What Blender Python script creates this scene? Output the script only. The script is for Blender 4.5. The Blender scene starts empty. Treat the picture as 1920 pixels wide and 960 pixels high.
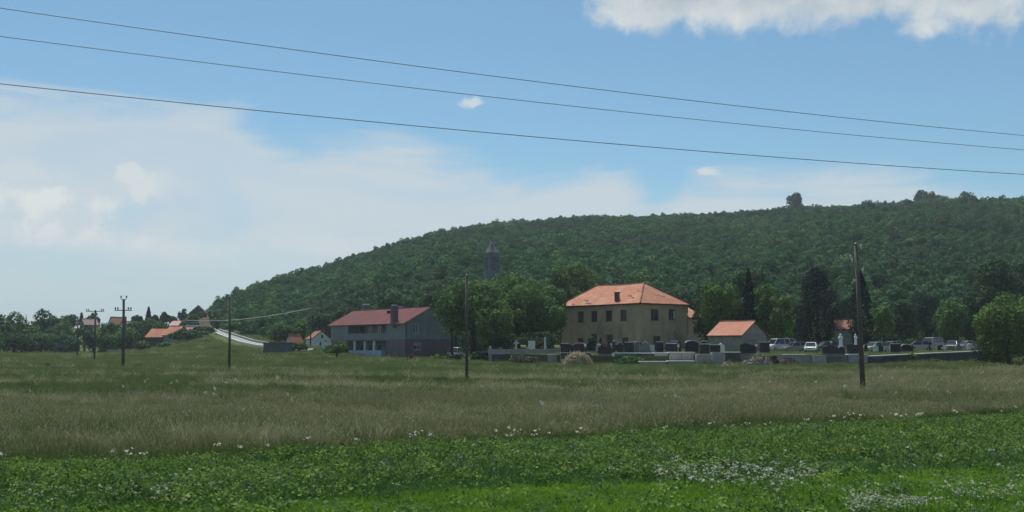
import bpy, math, random
import numpy as np
from mathutils import Vector
S = bpy.context.scene
COL = S.collection
R = math.radians
random.seed(7)

# ------------------------------------------------------------------ camera
CAM_H = 2.8
F = 2000.0
PITCH = math.atan(169 / F)
cp, sp = math.cos(PITCH), math.sin(PITCH)
cam = bpy.data.cameras.new('camera')
cam.sensor_width = 36
cam.lens = 36 * F / 1920
cam.clip_start = 0.1
cam.clip_end = 8000
co = bpy.data.objects.new('camera', cam)
co.location = (0, 0, CAM_H)
co.rotation_euler = (math.pi / 2 + PITCH, 0, 0)
COL.objects.link(co)
S.camera = co
S.view_settings.view_transform = 'Standard'
S.view_settings.look = 'None'
S.view_settings.exposure = 0.3
S.view_settings.gamma = 1.0
S.view_settings.use_curve_mapping = False

# ------------------------------------------------------------------ sky and sun
SUN_EL, SUN_AZ = 66.0, 16.0      # azimuth measured from +Y towards -X
w = bpy.data.worlds.new('World')
S.world = w
w.use_nodes = True
NT = w.node_tree
NT.nodes.clear()


class NG:
    """tiny helper for building math node graphs"""
    def __init__(self, nt):
        self.nt = nt

    def n(self, t, **kw):
        nd = self.nt.nodes.new(t)
        for k, v in kw.items():
            setattr(nd, k, v)
        return nd

    def link(self, a, b):
        self.nt.links.new(a, b)

    def _in(self, sock, v):
        if isinstance(v, bpy.types.NodeSocket):
            self.link(v, sock)
        else:
            sock.default_value = v

    def m(self, op, a, b=0.0, c=0.0, clamp=False):
        nd = self.n('ShaderNodeMath', operation=op)
        nd.use_clamp = clamp
        self._in(nd.inputs[0], a)
        self._in(nd.inputs[1], b)
        self._in(nd.inputs[2], c)
        return nd.outputs[0]

    def smooth(self, v, a, b, lo=0.0, hi=1.0):
        nd = self.n('ShaderNodeMapRange', interpolation_type='SMOOTHSTEP')
        self._in(nd.inputs['Value'], v)
        nd.inputs['From Min'].default_value = a
        nd.inputs['From Max'].default_value = b
        nd.inputs['To Min'].default_value = lo
        nd.inputs['To Max'].default_value = hi
        return nd.outputs[0]

    def noise(self, vec, scale, detail=4.0, rough=0.55, dist=0.0):
        nd = self.n('ShaderNodeTexNoise')
        if vec is not None:
            self.link(vec, nd.inputs['Vector'])
        nd.inputs['Scale'].default_value = scale
        nd.inputs['Detail'].default_value = detail
        nd.inputs['Roughness'].default_value = rough
        nd.inputs['Distortion'].default_value = dist
        return nd.outputs['Fac']

    def mix(self, f, a, b):
        nd = self.n('ShaderNodeMix', data_type='RGBA')
        self._in(nd.inputs[0], f)
        self._in(nd.inputs[6], a if isinstance(a, bpy.types.NodeSocket) else tuple(a) + (1,) * (4 - len(a)))
        self._in(nd.inputs[7], b if isinstance(b, bpy.types.NodeSocket) else tuple(b) + (1,) * (4 - len(b)))
        return nd.outputs[2]

    def comb(self, x, y, z):
        nd = self.n('ShaderNodeCombineXYZ')
        self._in(nd.inputs[0], x)
        self._in(nd.inputs[1], y)
        self._in(nd.inputs[2], z)
        return nd.outputs[0]


g = NG(NT)
sky = g.n('ShaderNodeTexSky', sky_type='NISHITA')
sky.sun_disc = False
sky.sun_elevation = R(SUN_EL)
sky.sun_rotation = R(-SUN_AZ)
sky.altitude = 300
sky.air_density = 1.0
sky.dust_density = 0.9
sky.ozone_density = 1.6
tc = g.n('ShaderNodeTexCoord')
sep = g.n('ShaderNodeSeparateXYZ')
g.link(tc.outputs['Generated'], sep.inputs[0])
X_, Y_, Z_ = sep.outputs
U = g.m('ARCTAN2', X_, Y_)             # azimuth
V = g.m('ARCSINE', Z_)                 # elevation
uv = g.comb(U, V, 0.0)
uvs = g.comb(g.m('MULTIPLY', U, 1.0), g.m('MULTIPLY', V, 4.0), 3.3)


def A(px):
    return math.atan((px - 960) / F)


def E(py):
    return math.atan((480 - py) / F) + PITCH


# thin high veil: its upper edge falls from left to right, and wavers
nz = g.noise(uvs, 5.0, 5.0, 0.55, 0.3)
nz2 = g.noise(uv, 16.0, 6.0, 0.6, 0.2)
edge = g.n('ShaderNodeFloatCurve')
crv = edge.mapping.curves[0]
pts = [(-200, 192), (0, 197), (240, 205), (420, 222), (560, 262), (720, 252), (860, 300), (1000, 322), (1120, 318), (1200, 345), (1240, 370), (1300, 335),
       (1400, 330), (1640, 330), (1760, 362), (1920, 400), (2200, 420)]
U0, U1 = A(-600), A(2600)
V1 = E(0)
while len(crv.points) < len(pts):
    crv.points.new(0.5, 0.5)
for p_, (a, b) in zip(crv.points, pts):
    p_.location = ((A(a) - U0) / (U1 - U0), E(b) / V1)
    p_.handle_type = 'AUTO'
edge.mapping.update()
g.link(g.m('DIVIDE', g.m('SUBTRACT', U, U0), U1 - U0, clamp=True), edge.inputs['Value'])
vedge = g.m('MULTIPLY', edge.outputs[0], V1)
wsp = g.noise(g.comb(g.m('ADD', U, g.m('MULTIPLY', V, 0.6)), g.m('MULTIPLY', V, 5.0), 7.7), 7.0, 7.0, 0.62, 0.8)
dv = g.m('SUBTRACT', g.m('ADD', vedge, g.m('ADD', g.m('MULTIPLY', g.m('SUBTRACT', nz2, 0.5), 0.020), g.m('MULTIPLY', g.m('SUBTRACT', wsp, 0.5), 0.075))), V)
veil = g.smooth(dv, -0.010, 0.030)
# bluish streaks inside the veil
streak = g.smooth(g.noise(uvs, 4.2, 6.0, 0.55, 0.9), 0.46, 0.66, 1.0, 0.45)
lowfill = g.smooth(V, E(330), E(430))      # 1 above, 0 near the horizon
streak = g.m('SUBTRACT', 1.0, g.m('MULTIPLY', g.m('SUBTRACT', 1.0, streak), g.m('ADD', 0.45, g.m('MULTIPLY', lowfill, 0.35))))
veil = g.m('MULTIPLY', veil, streak)


def blob(px, py, rx, ry, soft=0.5, amp=0.6, scale=42.0, seed=0.0):
    du = g.m('DIVIDE', g.m('SUBTRACT', U, A(px)), rx / F)
    dw = g.m('DIVIDE', g.m('SUBTRACT', V, E(py)), ry / F)
    r2 = g.m('SQRT', g.m('ADD', g.m('MULTIPLY', du, du), g.m('MULTIPLY', dw, dw)))
    nn = g.noise(g.comb(U, V, seed), scale, 6.0, 0.55, 0.15)
    r3 = g.m('ADD', r2, g.m('MULTIPLY', g.m('SUBTRACT', nn, 0.5), amp * 4))
    return g.smooth(r3, 1.0 + soft * 0.5, 1.0 - soft * 0.5)


def mx(*a):
    o = a[0]
    for b in a[1:]:
        o = g.m('MAXIMUM', o, b)
    return o


cum_left = mx(blob(60, 432, 130, 52, 0.35, 0.42, 34, 1), blob(205, 468, 62, 24, 0.6, 0.45, 46, 2), blob(110, 400, 80, 26, 0.4, 0.42, 46, 21))
cum_left = g.m('MULTIPLY', cum_left, g.smooth(V, E(500), E(430)))
puffs = mx(blob(240, 346, 27, 24, 0.6, 0.75, 52, 3), blob(262, 372, 20, 16, 0.8, 0.8, 60, 33), blob(885, 192, 18, 8, 1.2, 0.9, 70, 4),
           blob(1330, 326, 16, 8, 1.2, 0.9, 70, 5))
wisp = mx(blob(350, 475, 90, 16, 1.4, 0.5, 50, 6), blob(600, 462, 75, 18, 1.4, 0.5, 50, 7), blob(30, 352, 55, 14, 1.4, 0.5, 50, 9), blob(285, 358, 26, 22, 1.5, 0.4, 50, 8))
# big cumulus over the upper right, its base seen from below; it goes on above the frame
top_mask = mx(blob(1215, -6, 100, 64, 0.6, 0.34, 34, 10), blob(1420, -40, 250, 98, 0.5, 0.30, 30, 11),
              blob(1610, -10, 160, 76, 0.6, 0.32, 34, 12), blob(1850, 0, 170, 96, 0.55, 0.36, 34, 13),
              blob(2080, -50, 300, 120, 0.4, 0.4, 22, 14), blob(1700, -130, 420, 120, 0.4, 0.4, 16, 15))
# thicker body of that cloud is greyer
body = mx(blob(1400, -44, 180, 62, 1.2, 0.25, 24, 16), blob(1760, -42, 300, 80, 1.0, 0.25, 24, 17), blob(1290, -16, 70, 34, 1.4, 0.25, 34, 18))
# fair weather cumulus everywhere else in the sky, outside the frame
gn = g.noise(tc.outputs['Generated'], 3.2, 7.0, 0.6, 0.2)
out = mx(g.smooth(V, E(-60), E(-200)), g.smooth(g.m('ABSOLUTE', U), A(2300), A(2900)))
gen = g.m('MULTIPLY', g.m('MULTIPLY', g.smooth(gn, 0.56, 0.66), out), g.smooth(V, 0.02, 0.12))

skycol = g.n('ShaderNodeVectorMath', operation='MULTIPLY')
g.link(sky.outputs[0], skycol.inputs[0])
skycol.inputs[1].default_value = (0.585, 0.815, 0.84)
base = skycol.outputs[0]
K = 1 / 0.10
c_haze = tuple(K * v for v in (0.33, 0.42, 0.475))
c_veil = tuple(K * v for v in (0.475, 0.53, 0.56))
c_white = tuple(K * v for v in (0.56, 0.59, 0.58))
c_grey = tuple(K * v for v in (0.315, 0.375, 0.42))
c = g.mix(g.smooth(V, 0.16, -0.01, 0.0, 0.75), base, c_haze)
c = g.mix(g.m('MULTIPLY', veil, g.smooth(V, E(600), E(440), 0.3, 0.9)), c, c_veil)
c = g.mix(g.m('MULTIPLY', wisp, 0.35), c, c_white)
cshade = g.smooth(g.noise(g.comb(U, V, 5.0), 30.0, 6.0, 0.6), 0.35, 0.62)
c = g.mix(g.m('MULTIPLY', cum_left, g.m('ADD', 0.5, g.m('MULTIPLY', cshade, 0.5))), c, g.mix(cshade, c_veil, tuple(v * 1.05 for v in c_white)))
c = g.mix(g.m('MULTIPLY', puffs, 0.75), c, c_white)
tex = g.smooth(g.noise(g.comb(U, V, 9.0), 22.0, 7.0, 0.6, 0.2), 0.36, 0.66)
ccol = g.mix(g.m('MULTIPLY', body, g.m('SUBTRACT', 1.0, g.m('MULTIPLY', tex, 0.45))), g.mix(tex, tuple(v * 0.95 for v in c_veil), c_white), c_grey)
c = g.mix(g.m('MULTIPLY', top_mask, 0.96), c, ccol)
c = g.mix(g.m('MULTIPLY', gen, 0.85), c, c_white)
bg = g.n('ShaderNodeBackground')
g.link(c, bg.inputs['Color'])
bg.inputs['Strength'].default_value = 0.10
ow = g.n('ShaderNodeOutputWorld')
g.link(bg.outputs[0], ow.inputs['Surface'])

sl = bpy.data.lights.new('sun', 'SUN')
sl.energy = 4.6
sl.angle = R(0.55)
sl.color = (1.0, 0.955, 0.88)
so = bpy.data.objects.new('sun', sl)
el, az = R(SUN_EL), R(SUN_AZ)
sd = Vector((-math.sin(az) * math.cos(el), math.cos(az) * math.cos(el), math.sin(el)))   # towards the sun
so.rotation_euler = sd.to_track_quat('Z', 'Y').to_euler()
so.location = (0, 0, 300)
COL.objects.link(so)


# ------------------------------------------------------------------ helpers
def W(px, py, y):
    """world point on the photograph's ray (px, py) at distance y"""
    cx, cy = (px - 960) / F, (480 - py) / F
    dx, dy, dz = cx, cp - cy * sp, sp + cy * cp
    t = y / dy
    return Vector((dx * t, y, CAM_H + dz * t))


def KX(px, py=640):
    v = W(px, py, 1.0)
    return v.x


def put(o, parent=None):
    COL.objects.link(o)
    if parent is not None:
        o.parent = parent
    return o


def tag(o, label=None, cat=None, group=None, kind=None):
    if label:
        o['label'] = label
    if cat:
        o['category'] = cat
    if group:
        o['group'] = group
    if kind:
        o['kind'] = kind
    return o


def empty(name, loc, rz=0.0, label=None, cat=None, group=None):
    o = bpy.data.objects.new(name, None)
    o.empty_display_size = 0.3
    o.location = loc
    o.rotation_euler = (0, 0, rz)
    put(o)
    return tag(o, label, cat, group)


class MB:
    def __init__(self):
        self.v, self.f, self.mi = [], [], []
        self.cur = 0

    def add(self, vs, fs):
        n = len(self.v)
        self.v += [tuple(p) for p in vs]
        self.f += [tuple(i + n for i in q) for q in fs]
        self.mi += [self.cur] * len(fs)
        return self

    def box(self, x0, y0, z0, x1, y1, z1, taper=0.0):
        t = taper
        vs = [(x0, y0, z0), (x1, y0, z0), (x1, y1, z0), (x0, y1, z0),
              (x0 + t, y0 + t, z1), (x1 - t, y0 + t, z1), (x1 - t, y1 - t, z1), (x0 + t, y1 - t, z1)]
        return self.add(vs, [(0, 3, 2, 1), (4, 5, 6, 7), (0, 1, 5, 4), (1, 2, 6, 5), (2, 3, 7, 6), (3, 0, 4, 7)])

    def prism(self, pts, y0, y1, axis='y'):
        """pts: outline in (x,z); extruded between y0 and y1"""
        n = len(pts)
        if axis == 'y':
            vs = [(p[0], y0, p[1]) for p in pts] + [(p[0], y1, p[1]) for p in pts]
        else:
            vs = [(y0, p[0], p[1]) for p in pts] + [(y1, p[0], p[1]) for p in pts]
        fs = [tuple(range(n)), tuple(range(2 * n - 1, n - 1, -1))]
        fs += [(i, i + n, (i + 1) % n + n, (i + 1) % n) for i in range(n)]
        return self.add(vs, fs)

    def tube(self, pts, rad, seg=8):
        """pts list of Vector, rad list or float"""
        pts = [Vector(p) for p in pts]
        if not isinstance(rad, (list, tuple)):
            rad = [rad] * len(pts)
        vs, fs = [], []
        for i, p in enumerate(pts):
            d = (pts[min(i + 1, len(pts) - 1)] - pts[max(i - 1, 0)]).normalized()
            a = d.orthogonal().normalized() if abs(d.z) > 0.9 else d.cross(Vector((0, 0, 1))).normalized()
            b = d.cross(a)
            for k in range(seg):
                t = 2 * math.pi * k / seg
                vs.append(p + (a * math.cos(t) + b * math.sin(t)) * rad[i])
        for i in range(len(pts) - 1):
            for k in range(seg):
                k2 = (k + 1) % seg
                fs.append((i * seg + k, i * seg + k2, (i + 1) * seg + k2, (i + 1) * seg + k))
        fs.append(tuple(range(seg - 1, -1, -1)))
        n = (len(pts) - 1) * seg
        fs.append(tuple(range(n, n + seg)))
        return self.add(vs, fs)

    def lathe(self, prof, seg=10, c=(0, 0, 0)):
        vs, fs = [], []
        for r, z in prof:
            for k in range(seg):
                t = 2 * math.pi * k / seg
                vs.append((c[0] + r * math.cos(t), c[1] + r * math.sin(t), c[2] + z))
        for i in range(len(prof) - 1):
            for k in range(seg):
                k2 = (k + 1) % seg
                fs.append((i * seg + k, i * seg + k2, (i + 1) * seg + k2, (i + 1) * seg + k))
        fs.append(tuple(range(seg - 1, -1, -1)))
        n = (len(prof) - 1) * seg
        fs.append(tuple(range(n, n + seg)))
        return self.add(vs, fs)

    def build(self, name, mats, parent=None, smooth=False, link=True):
        me = bpy.data.meshes.new(name)
        me.from_pydata(self.v, [], self.f)
        if not isinstance(mats, (list, tuple)):
            mats = [mats]
        for m_ in mats:
            me.materials.append(m_)
        if len(mats) > 1:
            me.polygons.foreach_set('material_index', self.mi)
        if smooth:
            me.polygons.foreach_set('use_smooth', [True] * len(me.polygons))
        me.update()
        o = bpy.data.objects.new(name, me)
        if link:
            put(o, parent)
        return o


def quads_mesh(name, verts, mats, nper=4, matidx=None):
    """verts: (n*nper,3) array -> mesh of n separate nper-gons"""
    n = len(verts) // nper
    me = bpy.data.meshes.new(name)
    me.vertices.add(n * nper)
    me.vertices.foreach_set('co', np.ascontiguousarray(verts, dtype=np.float32).ravel())
    me.loops.add(n * nper)
    me.loops.foreach_set('vertex_index', np.arange(n * nper, dtype=np.int32))
    me.polygons.add(n)
    me.polygons.foreach_set('loop_start', np.arange(0, n * nper, nper, dtype=np.int32))
    if not isinstance(mats, (list, tuple)):
        mats = [mats]
    for m_ in mats:
        me.materials.append(m_)
    if matidx is not None:
        me.polygons.foreach_set('material_index', np.asarray(matidx, dtype=np.int32))
    me.update(calc_edges=True)
    return me


# ------------------------------------------------------------------ materials
def newmat(name):
    m_ = bpy.data.materials.new(name)
    m_.use_nodes = True
    m_.node_tree.nodes.clear()
    return m_, NG(m_.node_tree)


def surf(name, c1, c2=None, scale=2.0, rough=0.85, bump=0.15, detail=6.0, spec=0.3, streak=None, metallic=0.0,
         objcol=False, coords='Object', c3=None, bscale=None):
    """mottled surface with fine relief"""
    m_, h = newmat(name)
    tc_ = h.n('ShaderNodeTexCoord')
    vec = tc_.outputs[coords]
    c2 = c2 or tuple(v * 0.75 for v in c1)
    f = h.smooth(h.noise(vec, scale, detail, 0.6, 0.2), 0.3, 0.7)
    col = h.mix(f, c1, c2)
    if c3:
        f3 = h.smooth(h.noise(vec, scale * 0.37, 5.0, 0.65, 0.5), 0.52, 0.7)
        col = h.mix(h.m('MULTIPLY', f3, 0.7), col, c3)
    if streak:
        mp = h.n('ShaderNodeMapping')
        mp.inputs['Scale'].default_value = (streak[0], streak[1], streak[2])
        h.link(vec, mp.inputs['Vector'])
        s_ = h.smooth(h.noise(mp.outputs[0], 1.0, 4.0, 0.6), 0.45, 0.75)
        col = h.mix(h.m('MULTIPLY', s_, 0.45), col, tuple(v * 0.55 for v in c1))
    if objcol:
        oi = h.n('ShaderNodeObjectInfo')
        mm = h.n('ShaderNodeMix', data_type='RGBA', blend_type='MULTIPLY')
        mm.inputs[0].default_value = 1.0
        h.link(col, mm.inputs[6])
        h.link(oi.outputs['Color'], mm.inputs[7])
        col = mm.outputs[2]
    p = h.n('ShaderNodeBsdfPrincipled')
    h._in(p.inputs['Base Color'], col)
    p.inputs['Roughness'].default_value = rough
    p.inputs['Specular IOR Level'].default_value = spec
    p.inputs['Metallic'].default_value = metallic
    if bump:
        b = h.n('ShaderNodeBump')
        b.inputs['Strength'].default_value = bump
        b.inputs['Distance'].default_value = 0.05
        h.link(h.noise(vec, bscale or scale * 6, 5.0, 0.6), b.inputs['Height'])
        h.link(b.outputs[0], p.inputs['Normal'])
    o = h.n('ShaderNodeOutputMaterial')
    h.link(p.outputs[0], o.inputs['Surface'])
    return m_


def leafmat(name, c1, c2, c3=None, trans=0.35, worldscale=0.0, wcol=None, rough=0.7, objvar=0.5):
    """leaves/blades: colour varies per leaf, per plant and in patches over the ground"""
    m_, h = newmat(name)
    geo = h.n('ShaderNodeNewGeometry')
    oi = h.n('ShaderNodeObjectInfo')
    f = h.m('ADD', h.m('MULTIPLY', geo.outputs['Random Per Island'], 1.0 - objvar),
            h.m('MULTIPLY', oi.outputs['Random'], objvar))
    col = h.mix(f, c1, c2)
    if c3:
        rr = h.m('FRACT', h.m('MULTIPLY', oi.outputs['Random'], 17.3))
        col = h.mix(h.smooth(rr, 0.80, 0.9), col, c3)
    if wcol:
        wf = h.smooth(h.noise(geo.outputs['Position'], worldscale, 4.0, 0.55), 0.42, 0.62)
        col = h.mix(h.m('MULTIPLY', wf, 0.65), col, wcol)
    d = h.n('ShaderNodeBsdfPrincipled')
    h._in(d.inputs['Base Color'], col)
    d.inputs['Roughness'].default_value = rough
    d.inputs['Specular IOR Level'].default_value = 0.03
    t = h.n('ShaderNodeBsdfTranslucent')
    h._in(t.inputs['Color'], col)
    mxs = h.n('ShaderNodeMixShader')
    mxs.inputs[0].default_value = trans
    h.link(d.outputs[0], mxs.inputs[1])
    h.link(t.outputs[0], mxs.inputs[2])
    o = h.n('ShaderNodeOutputMaterial')
    h.link(mxs.outputs[0], o.inputs['Surface'])
    return m_


def tilemat(name, c1, c2, c3, tx=4.0, ty=3.0):
    """clay tile roof, object X runs along the eaves on every slope (UV used)"""
    m_, h = newmat(name)
    tc_ = h.n('ShaderNodeTexCoord')
    vec = tc_.outputs['UV']
    br = h.n('ShaderNodeTexBrick')
    h.link(vec, br.inputs['Vector'])
    br.inputs['Scale'].default_value = 1.0
    br.inputs['Brick Width'].default_value = 1.0 / tx
    br.inputs['Row Height'].default_value = 1.0 / ty
    br.inputs['Mortar Size'].default_value = 0.02
    br.inputs['Mortar Smooth'].default_value = 0.6
    br.inputs['Bias'].default_value = -0.1
    br.inputs['Color1'].default_value = c1 + (1,)
    br.inputs['Color2'].default_value = c2 + (1,)
    br.inputs['Mortar'].default_value = tuple(v * 0.45 for v in c2) + (1,)
    n1 = h.smooth(h.noise(tc_.outputs['Object'], 0.5, 6.0, 0.65, 0.4), 0.45, 0.7)
    col = h.mix(h.m('MULTIPLY', n1, 0.7), br.outputs['Color'], c3)
    n2 = h.smooth(h.noise(tc_.outputs['Object'], 1.7, 5.0, 0.7, 0.6), 0.62, 0.72)
    col = h.mix(h.m('MULTIPLY', n2, 0.5), col, (0.09, 0.05, 0.035))
    p = h.n('ShaderNodeBsdfPrincipled')
    h._in(p.inputs['Base Color'], col)
    p.inputs['Roughness'].default_value = 0.9
    p.inputs['Specular IOR Level'].default_value = 0.2
    wv = h.n('ShaderNodeTexWave', bands_direction='X')
    h.link(vec, wv.inputs['Vector'])
    wv.inputs['Scale'].default_value = tx * 0.5
    b = h.n('ShaderNodeBump')
    b.inputs['Strength'].default_value = 0.5
    b.inputs['Distance'].default_value = 0.05
    h.link(wv.outputs['Fac'], b.inputs['Height'])
    h.link(b.outputs[0], p.inputs['Normal'])
    o = h.n('ShaderNodeOutputMaterial')
    h.link(p.outputs[0], o.inputs['Surface'])
    return m_


M = {}
M['plaster'] = surf('plaster_tan', (0.43, 0.335, 0.225), (0.34, 0.27, 0.185), 0.5, 0.95, 0.3, streak=(0.6, 0.6, 0.12), c3=(0.20, 0.15, 0.11))
M['render_grey'] = surf('render_grey', (0.20, 0.235, 0.24), (0.155, 0.19, 0.20), 0.4, 0.95, 0.2, streak=(0.7, 0.7, 0.1))
M['block_red'] = surf('block_reddish', (0.165, 0.135, 0.145), (0.125, 0.10, 0.11), 0.8, 0.95, 0.3)
M['blue_panel'] = surf('blue_panel', (0.26, 0.37, 0.46), (0.22, 0.32, 0.40), 0.8, 0.7, 0.05)
M['white_wall'] = surf('white_wall', (0.62, 0.66, 0.66), (0.5, 0.53, 0.53), 0.6, 0.9, 0.1, streak=(0.8, 0.8, 0.15))
M['white_paint'] = surf('white_paint', (0.75, 0.76, 0.76), (0.68, 0.7, 0.7), 2.0, 0.5, 0.02)
M['stone_wall'] = surf('stone_wall', (0.27, 0.26, 0.235), (0.18, 0.175, 0.16), 1.2, 0.95, 0.5, c3=(0.2, 0.21, 0.16))
M['stone_dark'] = surf('stone_tower', (0.14, 0.17, 0.185), (0.10, 0.125, 0.14), 0.8, 0.95, 0.4)
M['lead'] = surf('tower_roof', (0.12, 0.125, 0.12), (0.09, 0.095, 0.09), 0.6, 0.85, 0.3)
M['concrete'] = surf('concrete', (0.33, 0.335, 0.325), (0.24, 0.25, 0.245), 1.0, 0.92, 0.3, streak=(1.3, 1.3, 0.25), c3=(0.20, 0.22, 0.19))
M['concrete_warm'] = surf('concrete_warm', (0.36, 0.33, 0.29), (0.27, 0.25, 0.22), 1.0, 0.92, 0.3, streak=(1.3, 1.3, 0.25))
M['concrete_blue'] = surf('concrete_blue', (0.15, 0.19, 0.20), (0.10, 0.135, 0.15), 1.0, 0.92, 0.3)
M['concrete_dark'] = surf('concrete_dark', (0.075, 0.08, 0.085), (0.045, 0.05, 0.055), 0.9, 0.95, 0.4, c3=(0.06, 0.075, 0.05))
M['granite'] = surf('black_granite', (0.022, 0.024, 0.032), (0.012, 0.013, 0.018), 9.0, 0.32, 0.0, spec=0.2)
M['granite_brown'] = surf('brown_granite', (0.04, 0.03, 0.03), (0.02, 0.017, 0.018), 9.0, 0.35, 0.0, spec=0.2)
M['granite_grey'] = surf('grey_granite', (0.13, 0.14, 0.15), (0.08, 0.09, 0.10), 8.0, 0.4, 0.05, spec=0.5)
M['marble'] = surf('pale_marble', (0.62, 0.63, 0.60), (0.46, 0.47, 0.45), 2.5, 0.5, 0.05)
M['statue'] = surf('white_stone', (0.66, 0.68, 0.66), (0.52, 0.54, 0.53), 5.0, 0.6, 0.1)
M['wood_pole'] = surf('pole_wood', (0.13, 0.11, 0.092), (0.075, 0.065, 0.056), 2.0, 0.9, 0.4, streak=(9, 9, 0.5))
M['pole_concrete'] = surf('pole_concrete', (0.12, 0.11, 0.105), (0.08, 0.075, 0.07), 2.0, 0.9, 0.2)
M['steel'] = surf('dark_steel', (0.07, 0.07, 0.075), None, 4.0, 0.55, 0.0, metallic=0.4)
M['porcelain'] = surf('porcelain', (0.6, 0.6, 0.58), None, 3.0, 0.3, 0.0, spec=0.5)
M['cable'] = surf('cable_dark', (0.16, 0.17, 0.18), None, 1.0, 0.6, 0.0)
M['cable_pale'] = surf('cable_pale', (0.52, 0.52, 0.46), None, 1.0, 0.6, 0.0)
M['dark_in'] = surf('dark_interior', (0.03, 0.03, 0.035), None, 1.0, 0.9, 0.0)
M['glass'] = surf('window_glass', (0.045, 0.05, 0.06), (0.025, 0.03, 0.04), 1.2, 0.12, 0.0, spec=0.6)
M['board'] = surf('boarded_window', (0.12, 0.10, 0.085), (0.08, 0.065, 0.055), 3.0, 0.9, 0.2)
M['frame_wood'] = surf('window_wood', (0.12, 0.10, 0.085), None, 4.0, 0.8, 0.1)
M['tile'] = tilemat('clay_tiles', (0.43, 0.19, 0.118), (0.35, 0.155, 0.095), (0.43, 0.275, 0.185))
M['tile_pale'] = tilemat('clay_tiles_weathered', (0.45, 0.20, 0.135), (0.38, 0.165, 0.11), (0.38, 0.255, 0.195))
M['tile_red'] = tilemat('red_metal_tiles', (0.125, 0.042, 0.040), (0.105, 0.037, 0.036), (0.12, 0.052, 0.05), 2.5, 2.5)
M['tile_rust'] = tilemat('rusty_tiles', (0.30, 0.14, 0.09), (0.22, 0.10, 0.065), (0.15, 0.11, 0.08))
M['tile_pink'] = tilemat('faded_pink_tiles', (0.50, 0.33, 0.29), (0.42, 0.28, 0.25), (0.40, 0.34, 0.31))
M['fascia'] = surf('eaves_dark', (0.06, 0.045, 0.04), None, 2.0, 0.9, 0.0)
M['fascia_red'] = surf('eaves_red', (0.42, 0.20, 0.17), None, 2.0, 0.7, 0.0)
M['brick_red'] = surf('chimney_brick', (0.13, 0.07, 0.055), (0.09, 0.05, 0.045), 5.0, 0.95, 0.3)
M['car_paint'] = surf('car_paint', (0.62, 0.62, 0.62), (0.58, 0.58, 0.58), 1.0, 0.25, 0.0, spec=0.5, objcol=True)
M['car_glass'] = surf('car_glass', (0.02, 0.023, 0.028), None, 1.0, 0.08, 0.0, spec=0.6)
M['rubber'] = surf('tyre_rubber', (0.02, 0.02, 0.02), None, 4.0, 0.85, 0.0)
M['rim'] = surf('wheel_rim', (0.35, 0.36, 0.37), None, 4.0, 0.35, 0.0, metallic=0.7)
M['lamp'] = surf('lamp_glass', (0.75, 0.76, 0.72), None, 4.0, 0.2, 0.0)
M['lamp_red'] = surf('tail_lamp', (0.4, 0.03, 0.025), None, 4.0, 0.25, 0.0)
M['asphalt'] = surf('road_pale', (0.27, 0.27, 0.26), (0.21, 0.21, 0.20), 0.6, 0.95, 0.2)
M['earth'] = surf('earth_brown', (0.055, 0.038, 0.026), (0.04, 0.028, 0.02), 0.5, 0.98, 0.6, c3=(0.05, 0.065, 0.03))
M['rubble'] = surf('rubble_earth', (0.24, 0.22, 0.17), (0.15, 0.14, 0.105), 2.0, 0.98, 0.8)
M['straw'] = leafmat('dry_brush', (0.50, 0.42, 0.28), (0.26, 0.20, 0.13), trans=0.2)
M['rust'] = surf('rusty_brown', (0.075, 0.035, 0.03), (0.045, 0.025, 0.022), 2.5, 0.9, 0.6)
M['bark'] = surf('bark', (0.085, 0.07, 0.055), (0.05, 0.042, 0.034), 4.0, 0.95, 0.6)
# foliage
M['leaf_mid'] = leafmat('leaf_mid', (0.115, 0.20, 0.058), (0.055, 0.11, 0.040), trans=0.2, objvar=0.0)
M['leaf_light'] = leafmat('leaf_light', (0.14, 0.225, 0.056), (0.07, 0.13, 0.04), trans=0.22, objvar=0.0)
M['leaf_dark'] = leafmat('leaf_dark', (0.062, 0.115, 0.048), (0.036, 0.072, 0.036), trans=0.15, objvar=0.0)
M['leaf_blue'] = leafmat('leaf_bluegreen', (0.075, 0.125, 0.075), (0.048, 0.088, 0.056), trans=0.18, objvar=0.0)
M['leaf_conifer'] = leafmat('conifer_needles', (0.020, 0.036, 0.024), (0.012, 0.023, 0.018), trans=0.1, objvar=0.0)
M['leaf_dry'] = leafmat('leaf_greybrown', (0.12, 0.115, 0.075), (0.07, 0.072, 0.048), trans=0.2, objvar=0.0)
M['forest'] = leafmat('forest_leaf', (0.080, 0.190, 0.062), (0.034, 0.100, 0.042), c3=(0.12, 0.21, 0.07), trans=0.2,
                      worldscale=0.011, wcol=(0.044, 0.092, 0.046), objvar=0.65)


# ------------------------------------------------------------------ terrain
def sst(t):
    t = np.clip(t, 0, 1)
    return t * t * (3 - 2 * t)


def vnoise(x, y, s, seed=0):
    """cheap smooth noise from sines, range about -1..1"""
    a = np.sin(x * s * 1.0 + seed * 1.7 + 1.3 * np.sin(y * s * 0.7 + seed))
    b = np.sin(y * s * 1.13 - seed * 2.1 + 1.1 * np.sin(x * s * 0.83 + seed * 3.1))
    c_ = np.sin((x + y) * s * 0.61 + seed * 5.2)
    return (a * b * 0.6 + c_ * 0.4)


ROAD = [W(392, 617, 352), W(412, 625.5, 315), W(436, 634, 282), W(462, 643, 252), W(496, 650, 228), W(545, 655, 212), W(590, 658, 205)]
ROADA = np.array([[p.x, p.y, p.z] for p in ROAD])


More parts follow.
